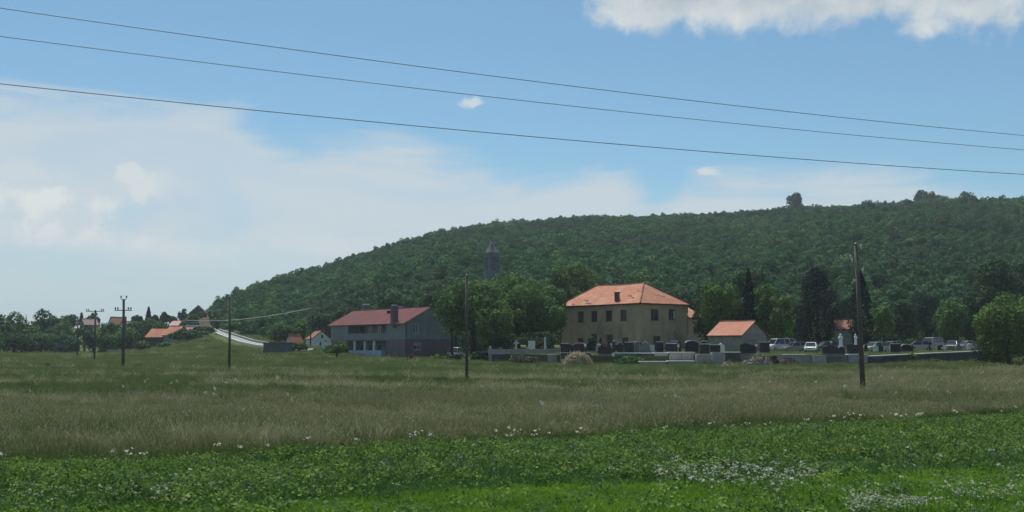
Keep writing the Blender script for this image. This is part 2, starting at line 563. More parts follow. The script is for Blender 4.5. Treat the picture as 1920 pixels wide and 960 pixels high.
def road_near(x, y):
    best = np.full(np.shape(x), 1e9)
    zz = np.zeros(np.shape(x))
    for a, b in zip(ROADA[:-1], ROADA[1:]):
        d = b[:2] - a[:2]
        t = np.clip(((x - a[0]) * d[0] + (y - a[1]) * d[1]) / (d @ d), 0, 1)
        dist = np.hypot(x - a[0] - t * d[0], y - a[1] - t * d[1])
        z = a[2] + t * (b[2] - a[2])
        k = dist < best
        zz = np.where(k, z, zz)
        best = np.where(k, dist, best)
    return best, zz


def G(x, y):
    """height of the open ground"""
    x = np.asarray(x, float)
    y = np.asarray(y, float)
    u = x / np.maximum(y, 1.0)
    z = 0.65 * sst((y - 100) / 90) + 0.05 * vnoise(x, y, 0.13, 1) * sst((y - 20) / 60)
    z = z + 9.5 * sst((y - 318) / 120) * sst((-0.22 - u) / 0.06)
    z = z + 3.0 * sst((y - 215) / 120) * sst((-0.20 - u) / 0.05) * sst((u + 0.33) / 0.04)
    bd, bz = road_near(x, y)
    wgt = np.exp(-(bd / 16.0) ** 2)
    wgt = np.where(bd < 5, 1.0, np.exp(-((bd - 5) / 13.0) ** 2))
    z = z * (1 - wgt) + (bz - 0.12) * wgt
    z = z - np.maximum(0, (y - 560)) * 0.01
    return z


SKYL = [(-400, 640), (0, 640), (250, 632), (372, 612), (388, 582), (400, 571), (430, 554), (480, 532), (520, 517), (580, 500), (640, 479),
        (700, 459), (760, 441), (820, 425), (880, 414), (960, 405), (1050, 399), (1100, 396), (1200, 397), (1300, 395),
        (1400, 391), (1470, 385), (1550, 380), (1620, 373), (1700, 369), (1750, 365), (1850, 365), (1920, 362), (2300, 352), (2900, 380)]
SKX = np.array([a for a, b in SKYL], float)
SKY_ = np.array([b for a, b in SKYL], float)


def hill_params(u):
    px = 960 + F * u * cp
    sy = np.interp(px, SKX, SKY_)
    C = np.interp(px, [0, 380, 700, 1100, 1920, 2900], [430, 470, 640, 760, 820, 850])
    Ft = np.interp(px, [0, 380, 480, 560, 640, 720, 900, 1300, 1700, 1920, 2900], [420, 330, 288, 276, 266, 240, 225, 215, 205, 195, 190])
    ang = np.arctan((480 - sy) / F) + PITCH
    Hc = CAM_H + np.tan(ang) * C - 3.6 - 4.4 * np.clip((C - 470) / 300, 0, 1)
    return C, Ft, Hc


def HILL(x, y):
    x = np.asarray(x, float)
    y = np.asarray(y, float)
    u = x / np.maximum(y, 1.0)
    C, Ft, Hc = hill_params(u)
    t = (y - Ft) / (C - Ft)
    tt = np.clip(t, 0, 1)
    s = 0.72 * tt + 0.28 * np.sin(tt * math.pi / 2)
    z0 = 0.6
    z = z0 + (Hc - z0) * s
    z = z + (2.6 * vnoise(x, y, 0.021, 2) + 1.2 * vnoise(x, y, 0.05, 4)) * np.clip(tt * 4, 0, 1) * np.clip((1 - tt) * 6, 0, 1)
    back = np.maximum(0, t - 1)
    z = z - back * (C - Ft) * 0.22 - np.where(t > 1, 0, 0)
    z = np.where(t < 0, z0 + t * (C - Ft) * 0.10, z)
    return z


# cemetery terrace: raised ground behind the tombs
def T(x, y):
    return 1.5 + (np.asarray(y, float) - 138) * 0.02


TER = [(W(918, 660, 150).x, 150), (W(1050, 660, 146).x, 146), (W(1052, 660, 139.4).x, 139.4), (W(1460, 660, 139.4).x, 139.4), (W(1625, 660, 140.6).x, 140.6),
       (W(1838, 660, 161).x, 161), (W(1845, 660, 215).x, 215), (W(918, 660, 215).x, 215)]


def in_ter(x, y):
    x = np.asarray(x, float)
    y = np.asarray(y, float)
    c_ = np.zeros(np.shape(x), bool)
    n = len(TER)
    j = n - 1
    for i in range(n):
        xi, yi = TER[i]
        xj, yj = TER[j]
        k = ((yi > y) != (yj > y)) & (x < (xj - xi) * (y - yi) / (yj - yi + 1e-12) + xi)
        c_ = c_ ^ k
        j = i
    return c_


def Z(x, y):
    """height of whatever ground shows at x, y"""
    h_ = np.maximum(G(x, y), HILL(x, y))
    return np.where(in_ter(x, y), np.maximum(T(x, y), h_), h_)


def zf(x, y):
    return float(Z(np.array([x]), np.array([y]))[0])


def grid_mesh(name, us, ys, fn, mat, kind='structure', label=None, polar=True):
    uu, yy = np.meshgrid(us, ys)
    xx = uu * np.maximum(yy, 8.0) if polar else uu
    zz = fn(xx, yy)
    v = np.stack([xx.ravel(), yy.ravel(), zz.ravel()], 1)
    nu, ny = len(us), len(ys)
    i = np.arange((ny - 1) * (nu - 1))
    r, c_ = i // (nu - 1), i % (nu - 1)
    a = r * nu + c_
    f = np.stack([a, a + 1, a + nu + 1, a + nu], 1)
    me = bpy.data.meshes.new(name)
    me.vertices.add(len(v))
    me.vertices.foreach_set('co', v.astype(np.float32).ravel())
    me.loops.add(f.size)
    me.loops.foreach_set('vertex_index', f.astype(np.int32).ravel())
    me.polygons.add(len(f))
    me.polygons.foreach_set('loop_start', np.arange(0, f.size, 4, dtype=np.int32))
    me.polygons.foreach_set('use_smooth', np.ones(len(f), bool))
    me.materials.append(mat)
    me.update(calc_edges=True)
    o = bpy.data.objects.new(name, me)
    put(o)
    return tag(o, label, None, None, kind)


def ground_mat():
    m_, h = newmat('meadow_ground')
    geo = h.n('ShaderNodeNewGeometry')
    s3 = h.n('ShaderNodeSeparateXYZ')
    h.link(geo.outputs['Position'], s3.inputs[0])
    x, y = s3.outputs[0], s3.outputs[1]
    nb = h.noise(geo.outputs['Position'], 0.09, 4.0, 0.6)
    # near edge of the meadow and far edge of the brown grass run slantwise over the field
    e1 = h.m('SUBTRACT', y, h.m('ADD', 30.3, h.m('MULTIPLY', x, 0.56)))
    e2 = h.m('SUBTRACT', y, h.m('ADD', h.m('ADD', 71.0, h.m('MULTIPLY', x, 0.65)), h.m('MULTIPLY', h.m('SUBTRACT', nb, 0.5), 30.0)))
    mp = h.n('ShaderNodeMapping')
    mp.inputs['Scale'].default_value = (0.12, 0.5, 1)
    h.link(geo.outputs['Position'], mp.inputs['Vector'])
    f1 = h.smooth(h.noise(mp.outputs[0], 1.0, 6.0, 0.6, 0.4), 0.35, 0.65)
    green = h.mix(f1, (0.095, 0.125, 0.040), (0.07, 0.10, 0.036))
    brown = h.mix(f1, (0.15, 0.15, 0.07), (0.11, 0.12, 0.055))
    lush = (0.035, 0.07, 0.018)
    col = h.mix(h.smooth(e2, -16, 16), brown, green)
    col = h.mix(h.smooth(e1, -0.6, 0.6), lush, col)
    p = h.n('ShaderNodeBsdfPrincipled')
    h._in(p.inputs['Base Color'], col)
    p.inputs['Roughness'].default_value = 1.0
    p.inputs['Specular IOR Level'].default_value = 0.0
    b = h.n('ShaderNodeBump')
    b.inputs['Strength'].default_value = 1.0
    b.inputs['Distance'].default_value = 0.2
    h.link(h.noise(geo.outputs['Position'], 3.0, 6.0, 0.7), b.inputs['Height'])
    h.link(b.outputs[0], p.inputs['Normal'])
    o = h.n('ShaderNodeOutputMaterial')
    h.link(p.outputs[0], o.inputs['Surface'])
    return m_


M['ground'] = ground_mat()
M['hill'] = surf('hill_floor', (0.030, 0.045, 0.020), (0.02, 0.032, 0.016), 0.05, 1.0, 0.0, coords='Object', spec=0.0)  # kept dark: shade in the gaps between crowns is put into this colour
ys = np.concatenate([np.linspace(-60, 16, 10), np.linspace(20, 200, 61), np.linspace(204, 600, 100), np.linspace(640, 4000, 20)])
grid_mesh('ground', np.linspace(-1.3, 1.3, 181), ys, G, M['ground'], label='wide flat meadow of green and brown grass')
grid_mesh('hill', np.linspace(-0.42, 0.95, 160), np.linspace(175, 1150, 150), HILL, M['hill'], label='long wooded hill behind the village')

# terrace solid
tm = MB()
n = len(TER)
top = [(x, y, float(T(x, y))) for x, y in TER]
bot = [(x, y, -0.5) for x, y in TER]
tm.add(top + bot, [tuple(range(n))] + [(i + n, (i + 1) % n + n, (i + 1) % n, i) for i in range(n)])
M['terrace'] = surf('terrace_turf', (0.10, 0.12, 0.055), (0.075, 0.10, 0.04), 0.3, 1.0, 0.3, spec=0.0, c3=(0.13, 0.12, 0.085))
tag(tm.build('terrace', M['terrace']), 'raised grassy terrace the tombs and cars stand on', kind='structure')

# ------------------------------------------------------------------ scattering (stuff)
PROTO = {}


def proto_col(name, objs):
    c_ = bpy.data.collections.new(name)
    for o in objs:
        c_.objects.link(o)
    PROTO[name] = c_
    return c_


def scatter(name, pts, rot, scl, idx, coll, label, cat=None):
    me = bpy.data.meshes.new(name)
    n_ = len(pts)
    me.vertices.add(n_)
    me.vertices.foreach_set('co', np.asarray(pts, np.float32).ravel())
    a = me.attributes.new('rot', 'FLOAT_VECTOR', 'POINT')
    a.data.foreach_set('vector', np.asarray(rot, np.float32).ravel())
    a = me.attributes.new('scl', 'FLOAT_VECTOR', 'POINT')
    a.data.foreach_set('vector', np.asarray(scl, np.float32).ravel())
    a = me.attributes.new('idx', 'INT', 'POINT')
    a.data.foreach_set('value', np.asarray(idx, np.int32))
    o = bpy.data.objects.new(name, me)
    put(o)
    tag(o, label, cat, None, 'stuff')
    ng = bpy.data.node_groups.new(name + '_scatter', 'GeometryNodeTree')
    ng.interface.new_socket('Geometry', in_out='INPUT', socket_type='NodeSocketGeometry')
    ng.interface.new_socket('Geometry', in_out='OUTPUT', socket_type='NodeSocketGeometry')
    h = NG(ng)
    gi, go = h.n('NodeGroupInput'), h.n('NodeGroupOutput')
    iop = h.n('GeometryNodeInstanceOnPoints')
    ci = h.n('GeometryNodeCollectionInfo')
    ci.inputs['Collection'].default_value = coll
    ci.inputs['Separate Children'].default_value = True
    ci.inputs['Reset Children'].default_value = True
    h.link(gi.outputs[0], iop.inputs['Points'])
    h.link(ci.outputs[0], iop.inputs['Instance'])
    iop.inputs['Pick Instance'].default_value = True

    def na(nm, ty):
        q = h.n('GeometryNodeInputNamedAttribute', data_type=ty)
        q.inputs['Name'].default_value = nm
        return q.outputs['Attribute']
    h.link(na('idx', 'INT'), iop.inputs['Instance Index'])
    rn = na('rot', 'FLOAT_VECTOR')
    e2r = h.n('FunctionNodeEulerToRotation')
    h.link(rn, e2r.inputs[0])
    h.link(e2r.outputs[0], iop.inputs['Rotation'])
    h.link(na('scl', 'FLOAT_VECTOR'), iop.inputs['Scale'])
    h.link(iop.outputs[0], go.inputs[0])
    md = o.modifiers.new('scatter', 'NODES')
    md.node_group = ng
    return o


rng = np.random.default_rng(11)


def unit(v):
    return v / np.maximum(np.linalg.norm(v, axis=1, keepdims=True), 1e-9)


def leaves_at(P, Nrm, size, rg, aspect=0.6, jitter=0.7):
    """a rhombic leaf (quad) at each point, roughly facing Nrm"""
    n_ = len(P)
    nn = unit(Nrm + jitter * rg.normal(size=(n_, 3)))
    a = unit(np.cross(nn, rg.normal(size=(n_, 3))))
    b = np.cross(nn, a)
    s = size * (0.6 + 0.8 * rg.random((n_, 1)))
    v = np.empty((n_, 4, 3))
    v[:, 0] = P - a * s * 0.5
    v[:, 1] = P + b * s * 0.5 * aspect + nn * s * 0.08
    v[:, 2] = P + a * s * 0.5
    v[:, 3] = P - b * s * 0.5 * aspect + nn * s * 0.08
    return v.reshape(-1, 3)


def crown_pts(rg, n_, rx, ry, rz, nl=22, lr=0.36, zb=-0.75, shell=0.82):
    """points and normals on many overlapping leaf clumps that fill an ellipsoid"""
    cs = []
    while len(cs) < nl:
        d = rg.normal(size=3)
        d /= np.linalg.norm(d)
        r = 0.38 + 0.40 * rg.random() ** 0.6
        c_ = d * r
        if c_[2] < zb:
            continue
        cs.append(np.append(c_, lr * (0.6 + 0.8 * rg.random())))
    cs.append(np.array([0, 0, 0, 0.55]))
    cs = np.array(cs)
    wts = cs[:, 3] ** 2
    k = rg.choice(len(cs), n_, p=wts / wts.sum())
    d = unit(rg.normal(size=(n_, 3)))
    d[:, 2] = np.where(rg.random(n_) < 0.45, np.abs(d[:, 2]), d[:, 2])
    rad = cs[k, 3][:, None] * (shell + (1.08 - shell) * rg.random((n_, 1)))
    P = cs[k, :3] + d * rad
    P = P + 0.03 * rg.normal(size=P.shape)
    return P * np.array([rx, ry, rz]), d


def crown_mesh(name, rg, n_, rx, ry, rz, leaf, mat, nl=22, lr=0.36, aspect=0.65):
    P, d = crown_pts(rg, n_, rx, ry, rz, nl, lr)
    return quads_mesh(name, leaves_at(P, d, leaf, rg, aspect), mat)


def trunk_mb(rg, h_, r, spread, n_l=5, top=0.75):
    mb = MB()
    lean = rg.normal(size=2) * 0.03 * h_
    ptsT = [(0, 0, -0.3), (lean[0] * .3, lean[1] * .3, h_ * 0.25), (lean[0], lean[1], h_ * 0.5), (lean[0], lean[1], h_ * top)]
    mb.tube(ptsT, [r * 1.3, r, r * 0.7, r * 0.25], 8)
    for i in range(n_l):
        a = 2 * math.pi * (i + rg.random() * 0.6) / n_l
        z0 = h_ * (0.25 + 0.25 * rg.random())
        z1 = h_ * (0.55 + 0.25 * rg.random())
        s_ = spread * (0.5 + 0.3 * rg.random())
        mb.tube([(lean[0] * .6, lean[1] * .6, z0), (s_ * .5 * math.cos(a), s_ * .5 * math.sin(a), z0 + (z1 - z0) * .5),
                 (s_ * math.cos(a), s_ * math.sin(a), z1)], [r * 0.55, r * 0.35, r * 0.12], 6)
    return mb


# --- the forest on the hill
def forest():
    protos = []
    for i in range(6):
        rg = np.random.default_rng(100 + i)
        P, d = crown_pts(rg, 560, 3.2, 3.2, 2.9, 11 + i, 0.36, shell=0.9)
        P[:, 2] += 3.2
        me = quads_mesh('forest_tree', leaves_at(P, d, 0.85, rg, 0.75, 0.35), M['forest'])
        protos.append(bpy.data.objects.new('forest_tree_%d' % i, me))
    col_ = proto_col('forest_protos', protos)
    rg = np.random.default_rng(5)
    ya = []
    sp_ = 3.5
    yy = np.arange(185, 900, sp_)
    P = []
    for y in yy:
        xs = np.arange(-0.36 * y, 0.66 * y, sp_) + rg.random() * sp_
        P.append(np.stack([xs, np.full_like(xs, y)], 1))
    P = np.concatenate(P)
    P += (rg.random(P.shape) - 0.5) * sp_ * 1.5
    x, y = P[:, 0], P[:, 1]
    u = x / y
    C, Ft, Hc = hill_params(u)
    z = HILL(x, y)
    bd, bz = road_near(x, y)
    ok = (y > Ft + 6) & (y < C + 35) & (z > G(x, y) + 0.2) & (bd > 9) & (u > -0.292)
    # the dirt cutting beside the road
    ok &= ~((u < -0.275) & (y < 395))
    P, z, x, y = P[ok], z[ok], x[ok], y[ok]
    n_ = len(P)
    s = 0.38 + 0.45 * rg.random(n_) ** 1.6 + 0.22 * np.clip(vnoise(x, y, 0.07, 7), 0, 1)
    s = s * np.where(rg.random(n_) < 0.012, 1.3, 1.0)
    big = (np.abs(x / y * F * cp + 960 - 1490) < 10) & (np.abs(y - 790) < 20)
    hgt = s * (0.85 + 0.4 * rg.random(n_))
    # taller scrub towards the right end of the crest
    pxx = x / y * F * cp + 960
    hgt = hgt * np.where((pxx > 1440) & (rg.random(n_) < 0.10), 1.35, 1.0)
    rot = np.stack([rg.normal(size=n_) * 0.08, rg.normal(size=n_) * 0.08, rg.random(n_) * 6.283], 1)
    scatter('hillside_forest', np.stack([x, y, z - 0.8], 1), rot, np.stack([s, s, hgt], 1), rg.integers(0, 6, n_), col_,
            'dense green deciduous wood covering the whole hillside')
    print('forest', n_)


forest()


# --- grasses
def blade_tuft(name, rg, nb, h_, spread, wdt, mats, lean=0.35, head=False, mi=None):
    base = rg.normal(size=(nb, 2)) * spread
    ang = rg.random(nb) * 6.283
    hh = h_ * (0.55 + 0.6 * rg.random(nb))
    ln = lean * hh * (0.3 + rg.random(nb))
    dirx, diry = np.cos(ang), np.sin(ang)
    wa = rg.random(nb) * 3.1416
    wx, wy = np.cos(wa) * wdt * 0.5, np.sin(wa) * wdt * 0.5
    V_ = []
    for t0, t1 in ((0, 0.5), (0.5, 1.0)):
        def pt(t):
            return np.stack([base[:, 0] + dirx * ln * t * t, base[:, 1] + diry * ln * t * t, hh * t * (1 - 0.12 * t)], 1)
        a, b = pt(t0), pt(t1)
        w0, w1 = (1 - t0 * 0.5), max(0.08, 1 - t1 * 0.9)
        wv = np.stack([wx, wy, 0 * wx], 1)
        q = np.stack([a - wv * w0, a + wv * w0, b + wv * w1, b - wv * w1], 1)
        V_.append(q)
    v = np.concatenate(V_, 0).reshape(-1, 3)
    mid = [0] * (2 * nb)
    if head:
        k = nb // 2
        tip = np.stack([base[:k, 0] + dirx[:k] * ln[:k], base[:k, 1] + diry[:k] * ln[:k], hh[:k] * 0.9], 1)
        s = 0.10 * h_
        up = np.stack([dirx[:k] * s * 0.5, diry[:k] * s * 0.5, np.full(k, s)], 1)
        wv = np.stack([wx[:k], wy[:k], 0 * wx[:k]], 1) * 1.8
        q = np.stack([tip - up, tip - wv, tip + up, tip + wv], 1)
        v = np.concatenate([v, q.reshape(-1, 3)])
        mid += [1] * k
    return bpy.data.objects.new(name, quads_mesh(name, v, mats, 4, mid))


M['blade_green'] = leafmat('meadow_blade_green', (0.14, 0.195, 0.062), (0.095, 0.14, 0.048), c3=(0.19, 0.19, 0.09), trans=0.3,
                           worldscale=0.12, wcol=(0.08, 0.122, 0.044))
M['blade_brown'] = leafmat('meadow_blade_brown', (0.245, 0.25, 0.108), (0.165, 0.185, 0.078), c3=(0.34, 0.31, 0.16), trans=0.25,
                           worldscale=0.16, wcol=(0.17, 0.21, 0.08))
M['seed'] = leafmat('seed_heads', (0.38, 0.37, 0.22), (0.23, 0.225, 0.125), trans=0.25, worldscale=0.14, wcol=(0.22, 0.21, 0.12))
M['blade_edge'] = leafmat('edge_blade', (0.10, 0.155, 0.036), (0.07, 0.115, 0.03), trans=0.3, worldscale=0.4, wcol=(0.045, 0.085, 0.03))
M['blade_lawn'] = leafmat('lawn_blade', (0.19, 0.34, 0.034), (0.13, 0.255, 0.028), trans=0.35, worldscale=0.5, wcol=(0.095, 0.20, 0.03))
M['blade_soft'] = leafmat('soft_blade', (0.095, 0.185, 0.046), (0.065, 0.135, 0.038), trans=0.3, worldscale=0.5, wcol=(0.055, 0.12, 0.042))
M['herb'] = leafmat('broad_leaf', (0.135, 0.235, 0.042), (0.06, 0.115, 0.03), c3=(0.20, 0.29, 0.075), trans=0.35, rough=0.55)
M['herb_pale'] = leafmat('broad_leaf_pale', (0.11, 0.17, 0.085), (0.07, 0.12, 0.055), trans=0.3, rough=0.5)
M['petal'] = leafmat('white_petal', (0.62, 0.62, 0.54), (0.42, 0.45, 0.35), trans=0.3)
M['petal_dim'] = leafmat('greyish_flower', (0.32, 0.36, 0.26), (0.20, 0.25, 0.17), trans=0.3)

rgp = np.random.default_rng(21)
tall_b = [blade_tuft('brown_grass_%d' % i, rgp, 26, 0.52, 0.16, 0.014, [M['blade_brown'], M['seed']], 0.4, True) for i in range(4)]
tall_g = [blade_tuft('green_grass_%d' % i, rgp, 26, 0.42, 0.17, 0.016, [M['blade_green'], M['seed']], 0.4, False) for i in range(4)]
C_meadow = proto_col('meadow_protos', [])
M['blade_pale'] = leafmat('meadow_blade_pale', (0.42, 0.40, 0.25), (0.27, 0.27, 0.16), c3=(0.5, 0.47, 0.32), trans=0.25)
tall_p = [blade_tuft('pale_grass_%d' % i, rgp, 22, 0.66, 0.19, 0.015, [M['blade_pale'], M['seed']], 0.6, True) for i in range(3)]
for k, o in enumerate(tall_b + tall_g + tall_p):
    o.name = 'tuft_%02d' % k
    C_meadow.objects.link(o)


def yb(x):
    return 30.3 + 0.56 * x + 0.5 * vnoise(x, x * 0, 0.9, 3)       # near edge of the tall meadow


def ym(x):
    return 21.2 + 0.35 * x + 0.5 * vnoise(x, x * 0, 0.7, 5)       # far edge of the bright short grass


def brown_amt(x, y):
    lim = 65 + 0.65 * x + 10 * vnoise(x, y, 0.05, 9) + 5 * vnoise(x, y, 0.13, 19)
    b = sst((lim - y) / 34 + 0.5)
    near = sst((y - yb(x) - 0.5) / 3.0)
    gpat = 0.55 * sst((vnoise(x, y, 0.17, 12) - 0.25) / 0.3)
    return 0.66 * b * near * (1 - gpat)


def frustum_pts(rg, y0, y1, dens, m=1.12):
    area = 0.96 * m * (y1 ** 2 - y0 ** 2) / 2 + 1.0
    n_ = int(area * dens)
    y = np.sqrt(y0 ** 2 + (y1 ** 2 - y0 ** 2) * rg.random(n_))
    x = (rg.random(n_) - 0.5) * 0.96 * m * y
    return x, y


def flat_rot(rg, n_):
    return np.stack([rg.normal(size=n_) * 0.08, rg.normal(size=n_) * 0.08, rg.random(n_) * 6.283], 1)


def meadow():
    rg = np.random.default_rng(31)
    X, Yv, Sc, Hs = [], [], [], []
    for y0, y1, dn, s in ((20, 60, 15, 1.0), (60, 95, 8, 1.35), (95, 140, 3.6, 1.9), (140, 215, 1.5, 2.5), (215, 330, 0.5, 3.2)):
        x, y = frustum_pts(rg, y0, y1, dn)
        X.append(x)
        Yv.append(y)
        Sc.append(np.full(len(x), s))
        Hs.append(np.full(len(x), s ** 0.35))
    x, y, s, hs = map(np.concatenate, (X, Yv, Sc, Hs))
    bd, bz = road_near(x, y)
    ok = (y > yb(x) + 0.1) & ~in_ter(x, y) & (HILL(x, y) < G(x, y) + 0.3) & (bd > 5)
    # no grass inside the buildings
    for cx, cy, rr in KEEP:
        ok &= np.hypot(x - cx, y - cy) > rr
    x, y, s, hs = x[ok], y[ok], s[ok], hs[ok]
    n_ = len(x)
    br = rg.random(n_) < brown_amt(x, y)
    idx = np.where(br, rg.integers(0, 4, n_), rg.integers(4, 8, n_))
    # pale flattened streaks lying across the meadow
    pl = sst((vnoise(x, y * 3.2, 0.16, 23) + 0.5 * vnoise(x, y * 2.5, 0.45, 5) - 0.35) / 0.5) * sst((y - yb(x) - 1.5) / 3)
    pale = rg.random(n_) < pl * np.where(y < 85, 0.5, np.where(y < 110, 0.22, 0.07))
    idx = np.where(pale, rg.integers(8, 11, n_), idx)
    hh = hs * (0.7 + 0.5 * rg.random(n_)) * (1 + 0.35 * vnoise(x, y, 0.35, 2))
    hh *= np.where((y > 120) & (y < 152) & (x > -8), 0.8 + 0.8 * np.clip(vnoise(x, y, 0.6, 31), 0, 1), 1.0)
    hh *= np.where(y < 95, 1 + 0.35 * vnoise(x, y, 1.7, 13), 1.0)
    hh *= np.clip(0.45 + 0.25 * (y - yb(x)), 0.45, 1.0)
    ww = s * (0.8 + 0.4 * rg.random(n_))
    z = G(x, y)
    scatter('meadow_grass', np.stack([x, y, z - 0.02], 1), flat_rot(rg, n_), np.stack([ww, ww, hh], 1), idx, C_meadow,
            'tall meadow grass, brown with seed heads near and green farther off')
    print('meadow', n_)


def near_strip():
    rg = np.random.default_rng(41)
    C1 = proto_col('lawn_protos', [blade_tuft('lawn_%d' % i, rg, 26, 0.12, 0.10, 0.012, [M['blade_lawn']], 0.7) for i in range(4)])
    x, y = frustum_pts(rg, 15.5, 34, 34)
    ok = (y < ym(x))
    x, y = x[ok], y[ok]
    n_ = len(x)
    s = 0.8 + 0.5 * rg.random(n_)
    hh = s * (1 + 0.4 * vnoise(x, y, 1.1, 4))
    scatter('short_grass', np.stack([x, y, G(x, y) - 0.01], 1), flat_rot(rg, n_), np.stack([s, s, hh], 1), rg.integers(0, 4, n_), C1,
            'bright green short grass along the bottom of the view')
    C2 = proto_col('soft_protos', [blade_tuft('soft_%d' % i, rg, 24, 0.19, 0.11, 0.013, [M['blade_soft']], 0.6) for i in range(4)])
    x, y = frustum_pts(rg, 16, 60, 24)
    ok = (y > ym(x) - 0.5) & (y < yb(x) + 0.6)
    x, y = x[ok], y[ok]
    n2 = len(x)
    s = 0.8 + 0.5 * rg.random(n2)
    hh = s * (1 + 0.35 * vnoise(x, y, 0.9, 6))
    scatter('soft_grass', np.stack([x, y, G(x, y) - 0.01], 1), flat_rot(rg, n2), np.stack([s, s, hh], 1), rg.integers(0, 4, n2), C2,
            'soft dark green grass between the short grass and the meadow')
    C3 = proto_col('edge_protos', [blade_tuft('edge_%d' % i, rg, 26, 0.40, 0.15, 0.016, [M['blade_edge']], 0.4) for i in range(4)])
    x, y = frustum_pts(rg, 20, 62, 16)
    ok = (y > yb(x) - 0.3) & (y < yb(x) + 1.5 + 1.2 * vnoise(x, y, 0.4, 8))
    x, y = x[ok], y[ok]
    n3 = len(x)
    s = 0.8 + 0.5 * rg.random(n3)
    hh = s * np.clip(0.5 + 0.3 * (y - yb(x)), 0.5, 1.15) * (1 + 0.35 * vnoise(x, y, 0.8, 3))
    scatter('edge_grass', np.stack([x, y, G(x, y) - 0.01], 1), flat_rot(rg, n3), np.stack([s, s, hh], 1), rg.integers(0, 4, n3), C3,
            'green grass fringe where the leafy strip meets the meadow')

    # broad leaved herbs
    hp = []
    for i in range(6):
        nl = 24
        P = rg.normal(size=(nl, 3)) * np.array([0.10, 0.10, 0.05]) + np.array([0, 0, 0.15])
        P[:, 2] = np.abs(P[:, 2])
        v = leaves_at(P, np.tile([0, 0, 1.0], (nl, 1)), 0.072, rg, 0.55, 0.8)
        stems = []
        hp.append(bpy.data.objects.new('herb_%d' % i, quads_mesh('herb', v, M['herb'] if i < 5 else M['herb_pale'])))
    C4 = proto_col('herb_protos', hp)
    x, y = frustum_pts(rg, 16, 58, 36)
    fade = np.where(y > ym(x) + 2.2, 1.0, np.where(y > ym(x), 0.45, 0.16))
    pat = sst((vnoise(x, y, 0.55, 14) + 0.8 * vnoise(x, y, 2.3, 15) + 0.55) / 0.8)
    ok = (y < yb(x) - 0.05) & (rg.random(len(x)) < fade * (0.35 + 0.65 * pat))
    x, y = x[ok], y[ok]
    n4 = len(x)
    s = 0.6 + 0.8 * rg.random(n4)
    hh = s * (1 + 0.35 * vnoise(x, y, 0.8, 9))
    scatter('leafy_herbs', np.stack([x, y, G(x, y)], 1), flat_rot(rg, n4) * np.array([2, 2, 1]), np.stack([s, s, hh], 1), rg.integers(0, 6, n4), C4,
            'broad leaved dark green herbs growing thickly in a strip')
    print('near', n_, n2, n3, n4)

    # white flowers
    fp = []
    for i in range(4):
        nl = 7
        P = rg.normal(size=(nl, 3)) * np.array([0.028, 0.028, 0.012]) + np.array([0, 0, 0.26])
        v = leaves_at(P, np.tile([0, 0, 1.0], (nl, 1)), 0.034, rg, 0.9, 0.7)
        st = leaves_at(np.array([[0, 0, 0.13]]), np.array([[1.0, 0, 0]]), 0.02, rg, 1, 0)
        sv = np.array([[-0.004, 0, 0], [0.004, 0, 0], [0.003, 0, 0.26], [-0.003, 0, 0.26]])
        v = np.concatenate([v, sv])
        fp.append(bpy.data.objects.new('flower_%d' % i, quads_mesh('flower', v, [M['petal'] if i < 2 else M['petal_dim'], M['blade_soft']], 4, [0] * nl + [1])))
    C5 = proto_col('flower_protos', fp)
    X, Yv, I = [], [], []

    def patch(px0, px1, py0, py1, n_, idx, soft=True):
        px = px0 + (px1 - px0) * rg.random(n_)
        t = rg.random(n_) if not soft else np.clip(0.5 + 0.22 * rg.normal(size=n_), 0, 1)
        py = py0 + (py1 - py0) * t
        d = CAM_H * 0.93 / ((py - 649) / F)
        X.append((px - 960) / F * d)
        Yv.append(d)
        I.append(rg.integers(idx[0], idx[1], n_))
    patch(1230, 1520, 868, 912, 260, (1, 4))
    patch(1330, 1900, 905, 935, 60, (2, 4))
    patch(1580, 1720, 930, 962, 120, (2, 4))
    patch(1740, 1920, 885, 960, 60, (2, 4))
    patch(0, 420, 900, 950, 60, (2, 4))
    # the row of flower heads along the meadow edge
    n_ = 60
    xx = -14 + 38 * rg.random(n_)
    X.append(xx)
    Yv.append(yb(xx) - 0.2 - 1.2 * rg.random(n_))
    I.append(rg.integers(0, 2, n_))
    n_ = 130
    x, y = frustum_pts(rg, 17, 44, 0.2)
    ok = y < yb(x) - 0.5
    X.append(x[ok])
    Yv.append(y[ok])
    I.append(rg.integers(0, 4, ok.sum()))
    x, y, i_ = map(np.concatenate, (X, Yv, I))
    s = 0.8 + 0.6 * rg.random(len(x))
    s = np.where(np.abs(y - yb(x)) < 1.6, s * 1.5, s)
    scatter('white_flowers', np.stack([x, y, G(x, y)], 1), flat_rot(rg, len(x)), np.stack([s, s, s], 1), i_, C5,
            'small white flower heads in patches and along the meadow edge')
    # pale dry umbels in the meadow
    x, y = frustum_pts(rg, 30, 70, 0.05)
    ok = (y > yb(x) + 2)
    x, y = x[ok], y[ok]
    s = 1.3 + 0.9 * rg.random(len(x))
    scatter('meadow_flowers', np.stack([x, y, G(x, y)], 1), flat_rot(rg, len(x)), np.stack([s, s, s * 1.9], 1), rg.integers(1, 4, len(x)), C5,
            'scattered pale flower heads standing in the tall meadow')


